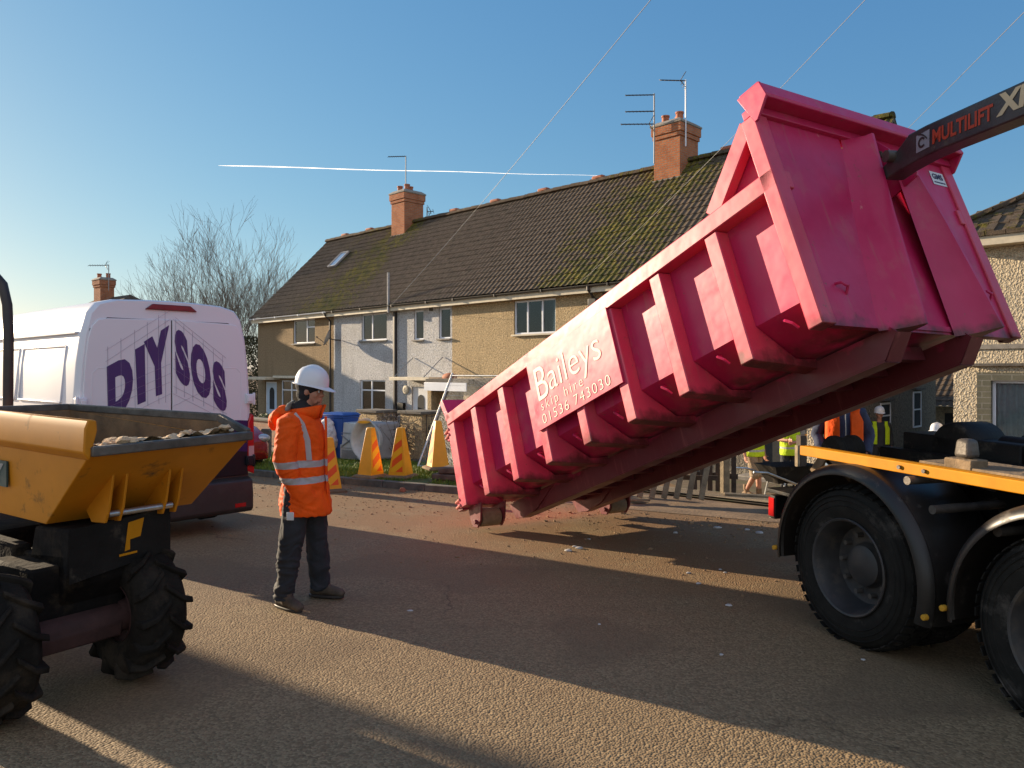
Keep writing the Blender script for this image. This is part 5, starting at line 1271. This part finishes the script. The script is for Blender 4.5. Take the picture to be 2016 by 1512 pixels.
m = MB(); m.tube([(-.075,0,1.565),(-.105,0,1.54),(-.12,0,1.49)], [(.012,.05),(.022,.075),(.022,.09)], 10); fl_ = m.build('fleece_hood', M['grey_fleece'], pr_); remesh(fl_, .008, 2, wrinkle(.006, 30))
helmet(pr_, T @ Matrix.Rotation(R(4), 4, 'Y'), .97)
m = MB(); m.tube([T @ V((.078,-.062,-.03)), T @ V((.09,-.035,-.066)), T @ V((.096,0,-.08))], [.003,.004,.004], 6)
m = MB(); m.ball((0,0,0), (.036,.040,.030), 12, 0, T @ Matrix.Translation((.054,0,-.078))); m.build('beard', plain('stubble', (.20,.09,.055), .8), pr_)
MB().box(-.055, .0, -.232, -.222, .69, .75).build('radio_tag', M['sticker'], pr_, bevel=.004)
def vestmesh(root, ch, hp, mat, z0=None, open_=.0, e=.03):
    m = MB(); z0 = z0 if z0 is not None else hp.z+.0
    m.tube([V((hp.x,hp.y,z0)), V((hp.x,hp.y,(z0+ch.z)/2)), ch+V((0,0,-.12)), ch+V((0,0,.0)), ch+V((0,0,.045))], [(.125+e,.165+e),(.12+e,.16+e),(.125+e,.175+e),(.10+e,.16+e),(.065+e,.09+e)], 20, ref=(1,0,0))
    o = m.build('vest', mat, root); remesh(o, .012, 2, wrinkle(.010, 9, 2)); return o
def topmesh(root, j, ch, hp, mat, name='jacket', slv=True, e=.02, short=False):
    m = MB(); m.tube([hp+V((0,0,-.06)), hp+V((0,0,.12)), ch+V((0,0,-.14)), ch+V((0,0,.0)), ch+V((0,0,.05))], [(.125+e,.165+e),(.115+e,.15+e),(.12+e,.168+e),(.095+e,.155+e),(.062+e,.08+e)], 20, ref=(1,0,0))
    for s_ in 'rl':
        pts = [ch.lerp(j['s'+s_],.6), j['s'+s_], j['s'+s_].lerp(j['e'+s_],.6)] + ([] if short else [j['e'+s_], j['e'+s_].lerp(j['w'+s_],.5), j['w'+s_]])
        limb(m, pts, [.062+e,.066+e,.056+e]+([] if short else [.05+e,.048+e,.038+e]))
    o = m.build(name, mat, root); remesh(o, .011, 2, wrinkle(.010, 10, 4)); return o
yv = mk_bands('yellow_hivis', (.50,.68,.02), (.38,.39,.36), [(.98,1.02),(1.12,1.155)])
yv2 = mk_bands('yellow_hivis_dark', (.50,.68,.02), (.38,.39,.36), [(.93,.97)], [(-.5,-.4,1.0)])
ov = mk_bands('orange_vest', (.92,.105,.004), (.42,.40,.40), [(1.05,1.10)])
def stand(dx=0, kn=0, arms='down'):
    J = dict(sr=(0,-.19,1.43), sl=(0,.19,1.43), er=(-.03,-.26,1.14), el=(-.03,.26,1.14), wr=(.03,-.27,.90), wl=(.03,.27,.90), hr=(0,-.095,.92), hl=(0,.095,.92), kr=(.01,-.12,.50), kl=(.01,.12,.50), ar=(-.02,-.13,.095), al=(-.02,.13,.095))
    if arms == 'fold': J.update(er=(.02,-.27,1.16), el=(.02,.27,1.16), wr=(.24,-.04,1.17), wl=(.22,.05,1.12), pr=(1,0,0), pl=(1,0,0), tr=(0,0,1), tl=(0,0,1))
    return J
def gfeet(px, Z, zf): return V(((px-1008)/1500*Z, Z, zf))
# worker in shorts, one heel raised
c = gfeet(1484, 15.2, -.93); J = stand(); J.update(kr=(.10,-.08,.52), ar=(-.16,-.05,.16), kl=(.03,.10,.50), al=(.06,.08,.095), hr=(.02,-.09,.93))
r_, j, T, ch, hp = person(c, R(-60), 'person in khaki shorts, tan boots and yellow vest walking in the garden', J, trouser='khaki', shorts=True, bootm='boot', head=(.02,0,1.68), group='workers in the garden')
topmesh(r_, j, ch, hp, M['grey_fleece'], 'top', short=True); vestmesh(r_, ch, hp, yv, .88, e=.055); helmet(r_, T)
# worker with folded arms by the post
c = gfeet(1556, 16.2, -.98)
r_, j, T, ch, hp = person(c, R(-110), 'person in yellow vest and grey top with folded arms beside the wooden post', stand(arms='fold'), head=(.02,0,1.68), group='workers in the garden')
topmesh(r_, j, ch, hp, M['grey_fleece'], 'top', short=True); vestmesh(r_, ch, hp, yv, .84, e=.05); helmet(r_, T)
# man in orange vest and navy coat near the lorry tail
c = gfeet(1660, 9.3, -.29); J = stand(); J.update(er=(-.05,-.30,1.15), el=(-.05,.30,1.15), wr=(.10,-.24,.95), wl=(.10,.24,.95))
r_, j, T, ch, hp = person(c, R(-105), 'person in orange vest over a navy coat, standing just behind the lorry tail', J, trouser='denim', head=(.02,0,1.68), group='workers in the garden')
jk = topmesh(r_, j, ch, hp, M['navy'], 'coat', e=.02); vo = MB()
for s_ in (-1, 1):
    vo.loft([[V((x, s_*y, z)) for x, y in ((.15,.06),(.165,.07),(.14,.185),(.08,.215),(-.05,.215),(-.05,.20),(.07,.20),(.12,.17))] for z in (1.02, 1.20, 1.33)]+[[V((x*.75, s_*y, z)) for x, y in ((.13,.06),(.145,.07),(.13,.165),(.08,.18),(-.09,.18),(-.09,.165),(.06,.165),(.10,.15))] for z in (1.43, 1.50)])
vo.build('vest', ov, r_, smooth=1); helmet(r_, T)
MB().tube([(.165,0,1.42),(.185,0,1.2),(.175,0,.98)], .006, 6).build('zip', M['galv'], jk)
# worker in helmet facing us
c = gfeet(1731, 18.6, -1.08)
r_, j, T, ch, hp = person(c, R(-98), 'person in white hard hat, black top and open yellow vest behind the lorry', stand(), head=(.02,0,1.67), group='workers in the garden')
topmesh(r_, j, ch, hp, M['dark_cloth'], 'top'); vo = MB()
for s_ in (-1, 1): vo.loft([[V((x, s_*y, z)) for x, y in ((.15,.09),(.165,.10),(.14,.19),(.08,.215),(-.15,.19),(-.15,.175),(.07,.20),(.12,.17))] for z in (.95, 1.20, 1.33)]+[[V((x*.75, s_*y, z)) for x, y in ((.13,.09),(.145,.10),(.13,.165),(.08,.18),(-.12,.17),(-.12,.155),(.06,.165),(.10,.15))] for z in (1.43, 1.50)])
vo.build('vest', mk_bands('yellow_vest_open', (.50,.68,.02), (.38,.39,.36), []), r_, smooth=1); helmet(r_, T, 1.02)
# worker in a white cap behind the lorry bed
c = gfeet(1845, 15.8, -1.25)
r_, j, T, ch, hp = person(c, R(-150), 'person whose white cap just shows above the dark lorry bed', stand(), head=(.02,0,1.62), group='workers in the garden')
topmesh(r_, j, ch, hp, M['dark_cloth'], 'top'); helmet(r_, T, 1.04)

# ================================================================ STREET THINGS
def drop(px, Z, n=None): x = (px-1008)/1500*Z; return V((x, Z, gz(x, Z)))
def vz(x, y):                     # top of verge / footpath / garden
    k = kd(x, y); g = -tn(x, y)[1]; b = gz(x, y)
    if k > .14: b += rise(x, y)
    if g < 7.75: b = gz(x, y)+rise(x, y)*(g/7.75)+.015 if g > 0 else gz(x, y)
    return b
M['cone_y'] = plain('cone_yellow', (.80,.36,.008), .45, var=.08)
t = NT('cone_stripes'); x, y, z = t.xyz()
dgl = t.math('FRACT', t.math('MULTIPLY', t.math('ADD', z, t.math('ADD', t.math('MULTIPLY', x, .9), t.math('MULTIPLY', y, .9))), 3.6))
t.set(c=t.mix(t.math('GREATER_THAN', dgl, .5), (.80,.42,.01), (.75,.09,.01)), rough=.35); M['cone_s'] = t.m
def cone_proto():
    r = empty('traffic_cone', (0,0,0), 0, 'x', 'traffic cone', 'yellow square traffic cones along the kerb')
    MB().loft([[V((sx*h, sy*h, z)) for sx, sy in ((-1,-1),(1,-1),(1,1),(-1,1))] for h, z in ((.165,.05),(.06,.84),(.052,.88))]).build('cone_body', M['cone_y'], r, bevel=.01)
    m = MB()
    for a in range(1):
        q = Matrix.Rotation(a*pi/2, 4, 'Z'); f = lambda y, z: q @ V((-.165+(z-.05)*(.105/.79)-.003, y*(.165-(z-.05)*(.105/.79)), z))
        m.add([f(-.72,.12), f(.72,.12), f(.72,.72), f(-.72,.72)], [(0,3,2,1)])
    m.build('reflective_panel', M['cone_s'], r, smooth=0)
    MB().loft([[V((sx*h, sy*h, z)) for sx, sy in ((-1,-1),(1,-1),(1,1),(-1,1))] for h, z in ((.235,.0),(.235,.035),(.19,.06))]).build('cone_base', M['dirt'], r, bevel=.012)
    return r
cp = cone_proto()
for i, (px, Z, rz, lb) in enumerate(((648, 12.4, 120, 'yellow square cone mostly hidden behind the person in the orange coat'), (730, 13.45, 147, 'yellow square cone in front of the white oval bath on the verge'),
        (789, 13.4, 72, 'yellow square cone between the white oval bath and the mesh panel'), (862, 13.9, 24, 'yellow square cone beside the rear end of the pink skip'))):
    o = cp if i == 0 else copy_tree(cp); p = drop(px, Z); o.location = (p.x, p.y, vz(p.x, p.y)+(.10 if i == 3 else 0)); o.rotation_euler = (0, 0, R(rz)); o['label'] = lb
# wheelie bin
def bin_(px, Z, rz, label):
    p = drop(px, Z); r = empty('wheelie_bin', (p.x, p.y, vz(p.x, p.y)), R(rz), label, 'bin'); m = MB()
    m.loft([[V((x*a, y*b, z)) for x, y in ((-.26,-.33),(.26,-.33),(.26,.33),(-.26,.33))] for a, b, z in ((.80,.78,.03),(.84,.80,.25),(1.0,1.0,.92),(1.06,1.05,.925),(1.08,1.07,.97))]); m.build('bin_body', M['bluebin'], r, bevel=.025)
    m = MB(); m.loft([[V((x*a, y*a+.0, z)) for x, y in ((-.29,-.37),(.29,-.37),(.29,.40),(-.29,.40))] for a, z in ((1,.975),(1.0,1.0),(.8,1.035))]); m.tube([(-.24,.42,.98),(.24,.42,.98)], .02, 8); m.build('lid', M['bluebin'], r, bevel=.015)
    for s_ in (-1, 1): MB().lathe([(0,-.03),(.10,-.03),(.10,.03),(0,.03)], (s_*.27,.27,.10), (1,0,0), 18).build('wheel', M['rubber'], r)
    return r
bin_(669, 17.2, 60, 'blue wheelie bin with closed lid standing on the footpath by the garden wall')
# white sack
p = drop(640, 16.9); m = MB(); m.ball((0,0,.42), (.26,.22,.46), 20); m.ball((.06,0,.80), (.14,.12,.12), 12)
sk_ = m.build('sack', plain('white_sack', (.60,.56,.54), .7, var=.3, scale=12, bump=.5)); remesh(sk_, .02, 2, wrinkle(.035, 8)); sk_.location = (p.x, p.y, vz(p.x, p.y)); tag(sk_, 'crumpled white plastic sack beside the blue bin, behind the orange coat', 'sack')
# old appliances
p = drop(705, 17.0); r = empty('freezer', (p.x, p.y, vz(p.x, p.y)), HROT+.25, 'off-white fridge-freezer with its ribbed back showing, next to the blue bin', 'freezer')
MB().box(-.28, .28, -.28, .28, .02, .83).build('cabinet', M['whitegoods'], r, bevel=.015)
m = MB()
for k in range(9): m.bar((-.22, -.29, .06+.02*k), (.22, -.29, .06+.02*k), .008, .008)
m.bar((-.22,-.295,.30),(.2,-.295,.55),.02,.02); m.bar((-.22,-.295,.55),(.2,-.295,.30),.02,.02); m.bar((-.25,-.29,.27),(.25,-.29,.27),.012,.012); m.bar((-.25,-.29,.60),(.25,-.29,.60),.012,.012)
m.build('rear_grille', M['greyplastic'], r)
p = drop(720, 16.3); r = empty('basin', (p.x, p.y, vz(p.x, p.y)), HROT+.3, 'oval white plastic bath tub stood on end, leaning behind the cones', 'bath tub')
m = MB(); n_ = 30
m.loft([[V((a*cos(2*pi*i/n_)*.40, y, .47+a*sin(2*pi*i/n_)*.47*(.9 if abs(cos(2*pi*i/n_)) > .5 else 1))) for i in range(n_)] for a, y in ((.0,.16),(.70,.15),(.86,-.0),(.95,-.03),(1.0,-.03),(1.0,-.0),(.9,.03),(.76,.19),(0,.20))], cap=False); m.build('shell', M['whitegoods'], r, smooth=1)
MB().loft([[V((.02+a*cos(2*pi*i/20)*.14, y, .86+a*sin(2*pi*i/20)*.03)) for i in range(20)] for a, y in ((1,-.12),(1,-.04))]).build('yellow_lid', M['cone_y'], r)
p = drop(752, 17.0); r = empty('washing_machine', (p.x, p.y, vz(p.x, p.y)), HROT-.1, 'grey washing machine with a round dark door, behind the second cone', 'washing machine')
MB().box(-.30, .30, -.28, .28, .02, .84).build('cabinet', M['greyplastic'], r, bevel=.05)
m = MB(); m.lathe([(.19,0),(.19,.03),(.16,.045),(.14,.03),(.10,.01),(0,-.01)], (0,-.282,.42), (0,-1,0), 28); m.build('door', M['blackpipe'], r)
m = MB(); m.tube([(.30,-.30,.70),(.38,-.32,.5),(.40,-.3,.2),(.36,-.3,.02)], .014, 8); m.build('hose', M['greypipe'], r)
# garden walls, piers, rail, gate
def walled(px0, px1, gd, h, mat, label, cat='wall', cap=True, th=.22):
    def ong(px): k = (px-1008)/1500; Z = (-gd-(4.63*NX-29.8*NY))/(k*NX+NY); return V((k*Z, Z, 0))
    a, b = ong(px0), ong(px1); L_ = (b-a).length; z = min(gz(a.x, a.y), gz(b.x, b.y)); r = empty('garden_wall' if cat == 'wall' else 'gate_pier', (a.x, a.y, z), atan2(b.y-a.y, b.x-a.x), label, cat)
    m = MB().box(0, L_, 0, th, -.2, h); m.build('wall', M[mat], r, smooth=0)
    if cap: MB().box(-.05, L_+.05, -.05, th+.05, h+.002, h+.07).build('coping', M['dark_concrete'], r, bevel=.015)
    return r, a, b
walled(470, 668, 7.6, .80, 'pink_brick', 'low pink-brick garden wall behind the concrete post, left of the bin')
walled(672, 692, 7.55, .92, 'olive_brick', 'low dark wall stub directly behind the blue bin')
w1, a1, b1_ = walled(706, 742, 7.5, 1.12, 'tan_render', 'plain tan gate pier with a slab cap behind the white bath tub', 'gate pier', th=.5)
w2, a2, b2_ = walled(788, 830, 7.4, 1.12, 'tan_render', 'wide pebbledash gate pier with a dark slab cap beside the iron gate', 'gate pier', th=.6)
def railing(a, b, h, name, label, cat, n, scroll=False):
    z = gz(a.x, a.y)+.10; r = empty(name, (a.x, a.y, z), atan2(b.y-a.y, b.x-a.x), label, cat); L_ = (b-a).length; m = MB()
    for k in range(n+1): m.tube([(L_*k/n, .1, .0), (L_*k/n, .1, h)], .009, 6)
    for q in (.10, h-.02): m.bar((0,.1,q), (L_,.1,q), .02, .012)
    if scroll:
        for k in range(n):
            cx_ = L_*(k+.5)/n
            for zc in (h*.35, h*.7): m.tube([(cx_+.04*cos(a_)*(1-a_/14), .1, zc+.09*sin(a_)*(1-a_/14)) for a_ in [i*.5 for i in range(22)]], .006, 5)
    m.build('bars', M['blackpipe'], r); return r
railing(V((b1_.x+.05, b1_.y, 0)), V((a2.x-.05, a2.y, 0)), .95, 'iron_railing', 'thin black iron railing between the two gate piers', 'railing', 12)
c0 = V((b2_.x+.03, b2_.y-.02, 0)); c1 = c0+V((DX, DY, 0))*.95
railing(c0, c1, 1.0, 'iron_gate', 'narrow scrolled iron gate right of the pebbledash pier', 'gate', 5, True)
# twiggy hedge, ivy
def shrub(base, w_s, d_s, h, nt_, label, leafcol=None, nl=0, rz=0, seed=2, name='hedge', cat='hedge', lw=.03):
    rr = random.Random(seed); r = empty(name, base, rz, label, cat); m = MB()
    for k in range(nt_):
        p = V((rr.uniform(-w_s, w_s)*.7, rr.uniform(-d_s, d_s)*.7, 0)); pts = [p]; d = V((rr.gauss(0,.25), rr.gauss(0,.25), 1)).normalized()
        for i in range(5): d = (d+V((rr.gauss(0,.22), rr.gauss(0,.22), .1))).normalized(); p = p+d*(h*rr.uniform(.13,.24)); pts.append(p.copy())
        m.tube(pts, [.009,.008,.007,.006,.004,.003], 4, cap=False)
        for q in pts[2:]:
            for _ in range(3): e = V((rr.gauss(0,1), rr.gauss(0,1), rr.gauss(.4,.6))).normalized(); m.tube([q, q+e*h*rr.uniform(.06,.16)], [.004,.002], 3, cap=False)
    m.build('twigs', M['bark'], r, smooth=1.5)
    if nl:
        m = MB()
        for k in range(nl):
            th_ = rr.uniform(0, 2*pi); q = rr.random()**.35; zz = rr.random(); c = V((cos(th_)*w_s*q*(1-.5*zz**3), sin(th_)*d_s*q*(1-.5*zz**3), zz*h)) 
            if noise.noise(c*1.9+V((seed,0,0))) < -.22: continue
            c += V((noise.noise(c*2.3), noise.noise(c*2.1+V((9,0,0))), 0))*.25
            a = V((rr.gauss(0,1), rr.gauss(0,1), rr.gauss(0,1))).normalized(); b = a.orthogonal().normalized(); s_ = lw*rr.uniform(.6,1.4)
            m.add([c-a*s_, c+b*s_*.6, c+a*s_, c-b*s_*.6], [(0,1,2,3)])
        m.build('leaves', leafcol, r, smooth=0)
    return r
t = NT('ivy_leaves'); t.set(c=t.ramp(t.noise(1.4, 4), [(.3, (.035,.045,.015)), (.7, (.11,.10,.035))]), rough=.6); M['ivy'] = t.m
t = NT('bush_leaves'); t.set(c=t.ramp(t.noise(3, 4), [(.3, (.05,.075,.015)), (.7, (.15,.15,.035))]), rough=.6); M['bush'] = t.m
p = drop(768, 17.2); shrub((p.x, p.y, vz(p.x, p.y)), .75, .3, 1.0, 60, 'low twiggy brown hedge behind the iron railing, between the two piers', M['bark'], 500, HROT, 4)
p = drop(497, 41); shrub((p.x, p.y, -1.1), 1.3, 2.2, 4.6, 30, 'tall dark ivy-covered thicket at the left end of the terrace', M['ivy'], 14000, HROT, 6, 'thicket', 'thicket', .055)
p = drop(540, 26); shrub((p.x, p.y, gz(p.x,p.y)), 1.5, .5, .95, 24, 'small green garden shrubs in front of the pale blue door', M['bush'], 1500, HROT, 8, 'shrub', 'shrub', .04)
# concrete post on the verge
p = drop(522, 17.4); m = MB(); m.loft([[V((x*a, y*a, z)) for x, y in ((-.12,-.06),(.12,-.06),(.12,.06),(-.12,.06))] for a, z in ((1.1,0),(1.02,.5),(1,.60),(.8,.66))])
o = m.build('concrete_post', M['dark_concrete'], bevel=.02); o.location = (p.x, p.y, vz(p.x,p.y)); o.rotation_euler = (0, R(2), HROT+.6); tag(o, 'short weathered concrete post on the grass between the van and the orange coat', 'post')
# red car behind the van
p = AT(470, 730, 13.6); rc = empty('parked_car', (p.x-.55, 15.0, gz(p.x, 15)), atan2(-.669, .743), 'red parked car, only its headlamp corner showing past the van', 'car')
t = plain('red_car_paint', (.30,.012,.015), .22, var=.05, coat=.6)
def csec(x, zl, zh, hw, hw2): return [V((x, -hw, zl)), V((x, hw, zl)), V((x, hw, (zl+zh)*.55)), V((x, hw2, zh)), V((x, -hw2, zh)), V((x, -hw, (zl+zh)*.55))]
m = MB(); m.loft([csec(0,.35,.62,.60,.50), csec(-.12,.22,.74,.78,.68), csec(-.5,.2,.86,.83,.74), csec(-1.2,.2,.98,.85,.76), csec(-1.75,.2,1.40,.85,.62), csec(-3.0,.2,1.46,.85,.62), csec(-3.7,.2,1.0,.84,.7), csec(-4.0,.3,.85,.75,.65)])
cb = m.build('body', t, rc, bevel=.03, smooth=1.0)
for s_ in (-1, 1):
    MB().ball((-.10, s_*.64, .66), (.13,.14,.085), 16).build('headlamp', plain('lamp_glass', (.5,.5,.5), .1, .3), rc)
    for x in (-.75, -3.2): MB().lathe([(0,0),(.30,.0),(.31,.03),(.31,.17),(.30,.2),(0,.2)], (x, s_*.86, .31), (0,-s_,0), 24).build('wheel', M['rubber'], rc)
MB().box(.0, .02, -.26, .26, .38, .49).build('number_plate', M['sticker'], rc)
# mesh fence panel leaning
p = drop(838, 15.3); base = V((p.x-.15, p.y, vz(p.x, p.y)+.02)); fr = empty('fence_panel', base, 0, 'galvanised temporary mesh fence panel leaning back behind the rear of the skip', 'fence panel')
dv = V((DX, DY, 0)); lv = V((.36*NX+.06, .36*NY, .90)).normalized()*1.98; fw = 3.3
def fpt(a, b): return dv*(a*fw)+lv*b
m = MB(); m.tube([fpt(0,-.03), fpt(0,1.03)], .022, 8); m.tube([fpt(1,-.03), fpt(1,1.03)], .022, 8); m.tube([fpt(0,.0), fpt(1,.0)], .016, 8); m.tube([fpt(0,1), fpt(1,1)], .016, 8); m.build('frame', M['galv'], fr)
m = MB()
for k in range(1, 84): m.tube([fpt(k/84,0), fpt(k/84,1)], .0019, 4, cap=False)
for k in range(1, 9): m.tube([fpt(0,k/9), fpt(1,k/9)], .0026, 4, cap=False)
m.build('mesh', M['galv'], fr)
# pile of slabs and turf by the skip corner
rr = random.Random(12); base = G(868, 962); gp_ = 'slabs and bricks stacked at the kerb'
slabm = plain('brown_slab', (.13,.085,.06), .95, var=.4, scale=8, bump=.8, bscale=25)
for k, (dx, dz, w__, lb) in enumerate(((0,.0,.62,'bottom brown slab of the stack by the skip rear corner'), (.04,.115,.55,'middle brown slab of the stack by the skip rear corner'), (.10,.23,.45,'top brown slab of the stack by the skip rear corner'))):
    m = MB(); m.grid(lambda u, v_: (0,0,0), 1, 1) if False else None
    m.box(-w__/2, w__/2, -.22, .22, 0, .10); o = m.build('paving_slab', slabm, bevel=.02, seg=3); o.location = (base.x+dx+.12, base.y+.25, base.z+dz+.01); o.rotation_euler = (0, R(rr.uniform(-2,2)), HROT+.5+rr.uniform(-.15,.15)); tag(o, lb, 'slab', gp_)
# picket fence leaning, gate and posts
gate = G(1310, 992); 
pf = empty('picket_fence', (gate.x, gate.y, vz(gate.x, gate.y)-.06), 0, 'loose section of weathered picket fence leaning under the raised skip', 'fence')
for k in range(8):
    px = 1212+k*22.5; b0 = AT(px, 1000-k*.0+ (k*-.0), 11.2); b0 = V(((px-1008)/1500*11.15, 11.15-.045*k, 0)); b0.z = gz(b0.x, b0.y)+.09
    q = b0-V(pf.location); MB().bar(q, q+V((.30,.42,.95)), .082, .022, up=(.2,-.9,.3)).build('picket', M['wood'], pf, bevel=.004)
m = MB(); q0 = V(((1205-1008)/1500*11.2+.10, 11.35, 0)); q1 = V(((1395-1008)/1500*10.9+.12, 11.05, 0))
for h in (.28, .74):
    a = V((q0.x+.3*h, q0.y+.42*h, gz(q0.x,q0.y)+.09+h*.95)); b = V((q1.x+.3*h, q1.y+.42*h, gz(q1.x,q1.y)+.09+h*.95)); m.bar(a-V(pf.location), b-V(pf.location), .03, .07)
m.build('rail', M['darkwood'], pf)
g2 = V(((1402-1008)/1500*12.2, 12.2, 0)); gt = empty('garden_gate', (g2.x, g2.y, vz(g2.x, g2.y)), R(-30), 'dark shaded picket gate standing upright beside the square post', 'gate')
for k in range(6): MB().box(-.32+k*.125, -.32+k*.125+.075, -.01, .012, .04, 1.0).build('picket', M['darkwood'], gt, bevel=.004)
MB().box(-.34, .40, .013, .04, .25, .33).box(-.34, .40, .013, .04, .75, .83).build('rail', M['darkwood'], gt)
g2 = V(((1427-1008)/1500*11.9, 11.9, 0)); o = MB().box(-.055,.055,-.055,.055,0,1.25).build('gate_post', M['wood'], bevel=.01); o.location = (g2.x, g2.y, vz(g2.x,g2.y)-.02); o.rotation_euler = (0,0,.3); tag(o, 'square timber gate post left of the person in shorts', 'post')
g2 = V(((1578-1008)/1500*12.4, 12.4, 0)); r = empty('timber_post', (g2.x, g2.y, vz(g2.x,g2.y)-.05), .3, 'tall timber post with a bolted side piece beside the pebbledash pillar', 'post')
MB().box(-.06,.06,-.06,.06,0,1.16).build('post', M['darkwood'], r, bevel=.01); MB().box(-.11,-.062,-.05,.03,.30,1.0).build('side_piece', M['wood'], r, bevel=.008)
# pebbledash pillar
g2 = V(((1602-1008)/1500*13.2, 13.2, 0)); zt_ = CH-(845-730)/1500*13.2; z0_ = gz(g2.x, g2.y)-.1; r = empty('wall_pillar', (g2.x, g2.y, z0_), HROT, 'end of a rough white-spattered garden wall with a plain tan side, behind the lorry tail', 'wall')
MB().box(-.12, .13, 0, .9, 0, zt_-z0_).build('wall', M['cream_render'], r, smooth=0); MB().box(.131, .14, .0, .9, 0, zt_-z0_).build('plain_side', M['tan_render'], r, smooth=0)
# wheelbarrow
g2 = V(((1545-1008)/1500*12.2, 12.2, 0)); wb = empty('wheelbarrow', (g2.x, g2.y, vz(g2.x,g2.y)), R(15), 'black wheelbarrow standing behind the lorry tail lamp', 'wheelbarrow')
m = MB(); m.loft([[V((x*a+o_, y*a, z)) for x, y in ((-.42,-.30),(.42,-.30),(.42,.30),(-.42,.30))] for a, o_, z in ((.55,.0,.30),(1.0,.05,.58),(1.03,.05,.585),(.97,.05,.575),(.53,.0,.32))], cap=False); m.add([(-.23,-.16,.31),(.23,-.16,.31),(.23,.16,.31),(-.23,.16,.31)], [(0,1,2,3)]); m.build('tray', M['blacksteel'], wb)
for s_ in (-1, 1): MB().tube([(.55,s_*.03,.18),(.1,s_*.2,.28),(-.5,s_*.28,.50),(-.75,s_*.29,.52)], .017, 8).build('handle', M['galv'], wb); MB().tube([(-.15,s_*.22,.32),(-.22,s_*.24,.0)], .017, 8).build('leg', M['galv'], wb)
MB().lathe([(0,-.03),(.15,-.03),(.18,0),(.15,.03),(0,.03)], (.58,0,.18), (0,1,0), 20).build('wheel', M['rubber'], wb)
# planks by the path
for (px, py, ln_, rz, lb) in ((1500, 984, 1.1, -12, 'short orange-lit plank lying on the gravel path'), (1245, 992, .5, 10, 'pale broken board lying at the foot of the leaning pickets')):
    g2 = G(px, py); o = MB().box(-ln_/2, ln_/2, -.07, .07, 0, .035).build('plank', M['wood'], bevel=.006); o.location = (g2.x, g2.y, vz(g2.x,g2.y)+.03); o.rotation_euler = (0, R(1.5), R(rz)); tag(o, lb, 'plank')
# stones and scraps on the road
rr = random.Random(21)
m = MB(); st_m = plain('road_rubble', (.26,.165,.09), .95, var=.45, scale=3, bump=.6)
for k in range(2200):
    s_ = rr.uniform(-5.5, 9); kk = -abs(rr.gauss(0, 1.1))+.05 if rr.random() < .72 else rr.uniform(-4.2, .0)
    x, y = kp(s_, kk); r = rr.uniform(.004, .012)*(2.4 if rr.random() < .05 else 1); b0 = len(m.v)
    m.ball((x, y, gz(x, y)+r*.3), (r*rr.uniform(.8,1.6), r*rr.uniform(.8,1.4), r*rr.uniform(.5,.9)), 6)
    for i in range(b0, len(m.v)): q = V(m.v[i]); m.v[i] = tuple(q+V((noise.noise(q*60), noise.noise(q*60+V((3,0,0))), noise.noise(q*60+V((0,7,0)))))*r*.5)
tag(m.build('loose_grit', st_m, smooth=.4), 'brown grit and small stones scattered along the far side of the road', 'grit', kind='stuff')
paper = plain('plaster_scrap', (.50,.48,.45), .9, var=.2, scale=20)
def scrap(px, py, s_, lb, mt=paper, flat=.35, grp='plaster scraps on the road'):
    g2 = G(px, py); m = MB(); n_ = 7; a0 = rr.uniform(0, 6)
    pts = [(s_*rr.uniform(.5,1.0)*cos(a0+2*pi*i/n_), s_*rr.uniform(.4,.8)*sin(a0+2*pi*i/n_)) for i in range(n_)]
    m.loft([[V((x*a, y*a, z)) for x, y in pts] for a, z in ((1,0),(.95,s_*flat*.6),(.6,s_*flat))]); o = m.build('plaster_scrap', mt, bevel=.003); o.location = (g2.x, g2.y, g2.z+.002); tag(o, lb, 'scrap', grp)
L_s = 'small pale plaster scrap lying on the shaded road right of centre'
for (px, py, s_) in ((1120,1085,.05),(1141,1080,.05),(1132,1077,.035),(1412,1040,.06),(1470,1044,.045),(1495,1050,.06),(1330,1050,.05),(1375,1150,.035),(1435,1193,.035),(1160,1062,.025),(1355,1129,.03),(1418,1122,.025),(1428,1128,.022),(1520,1020,.05),(1420,1290,.02),(1180,1230,.018),(1700,1300,.02)):
    scrap(px, py, s_, L_s)
brk = plain('broken_brick', (.30,.11,.06), .95, var=.3, scale=14, bump=.5)
scrap(791, 968, .075, 'pink broken brick lying in the gutter below the cones', brk, .8, 'loose lumps at the kerb'); scrap(808, 1203, .03, 'single white chip on the shaded road near the boots of the person', paper, .2, 'plaster scraps on the road')
scrap(1238, 990, .20, 'flat pale stone slab beside the far skip roller', M['concrete'], .25, 'loose lumps at the kerb'); scrap(1208, 985, .16, 'rounded stone lump touching the far skip roller', M['concrete'], .7, 'loose lumps at the kerb')
# telegraph pole beyond the left edge; its long soft shadow crosses the road
tp = V((-20.6, 17.45, gz(-20, 17))); r = empty('telegraph_pole', tp, 0, 'brown telegraph pole beyond the left edge of the view', 'pole')
MB().tube([(0,0,0),(0,0,8.5)], [.15,.11], 14).build('pole', M['darkwood'], r)
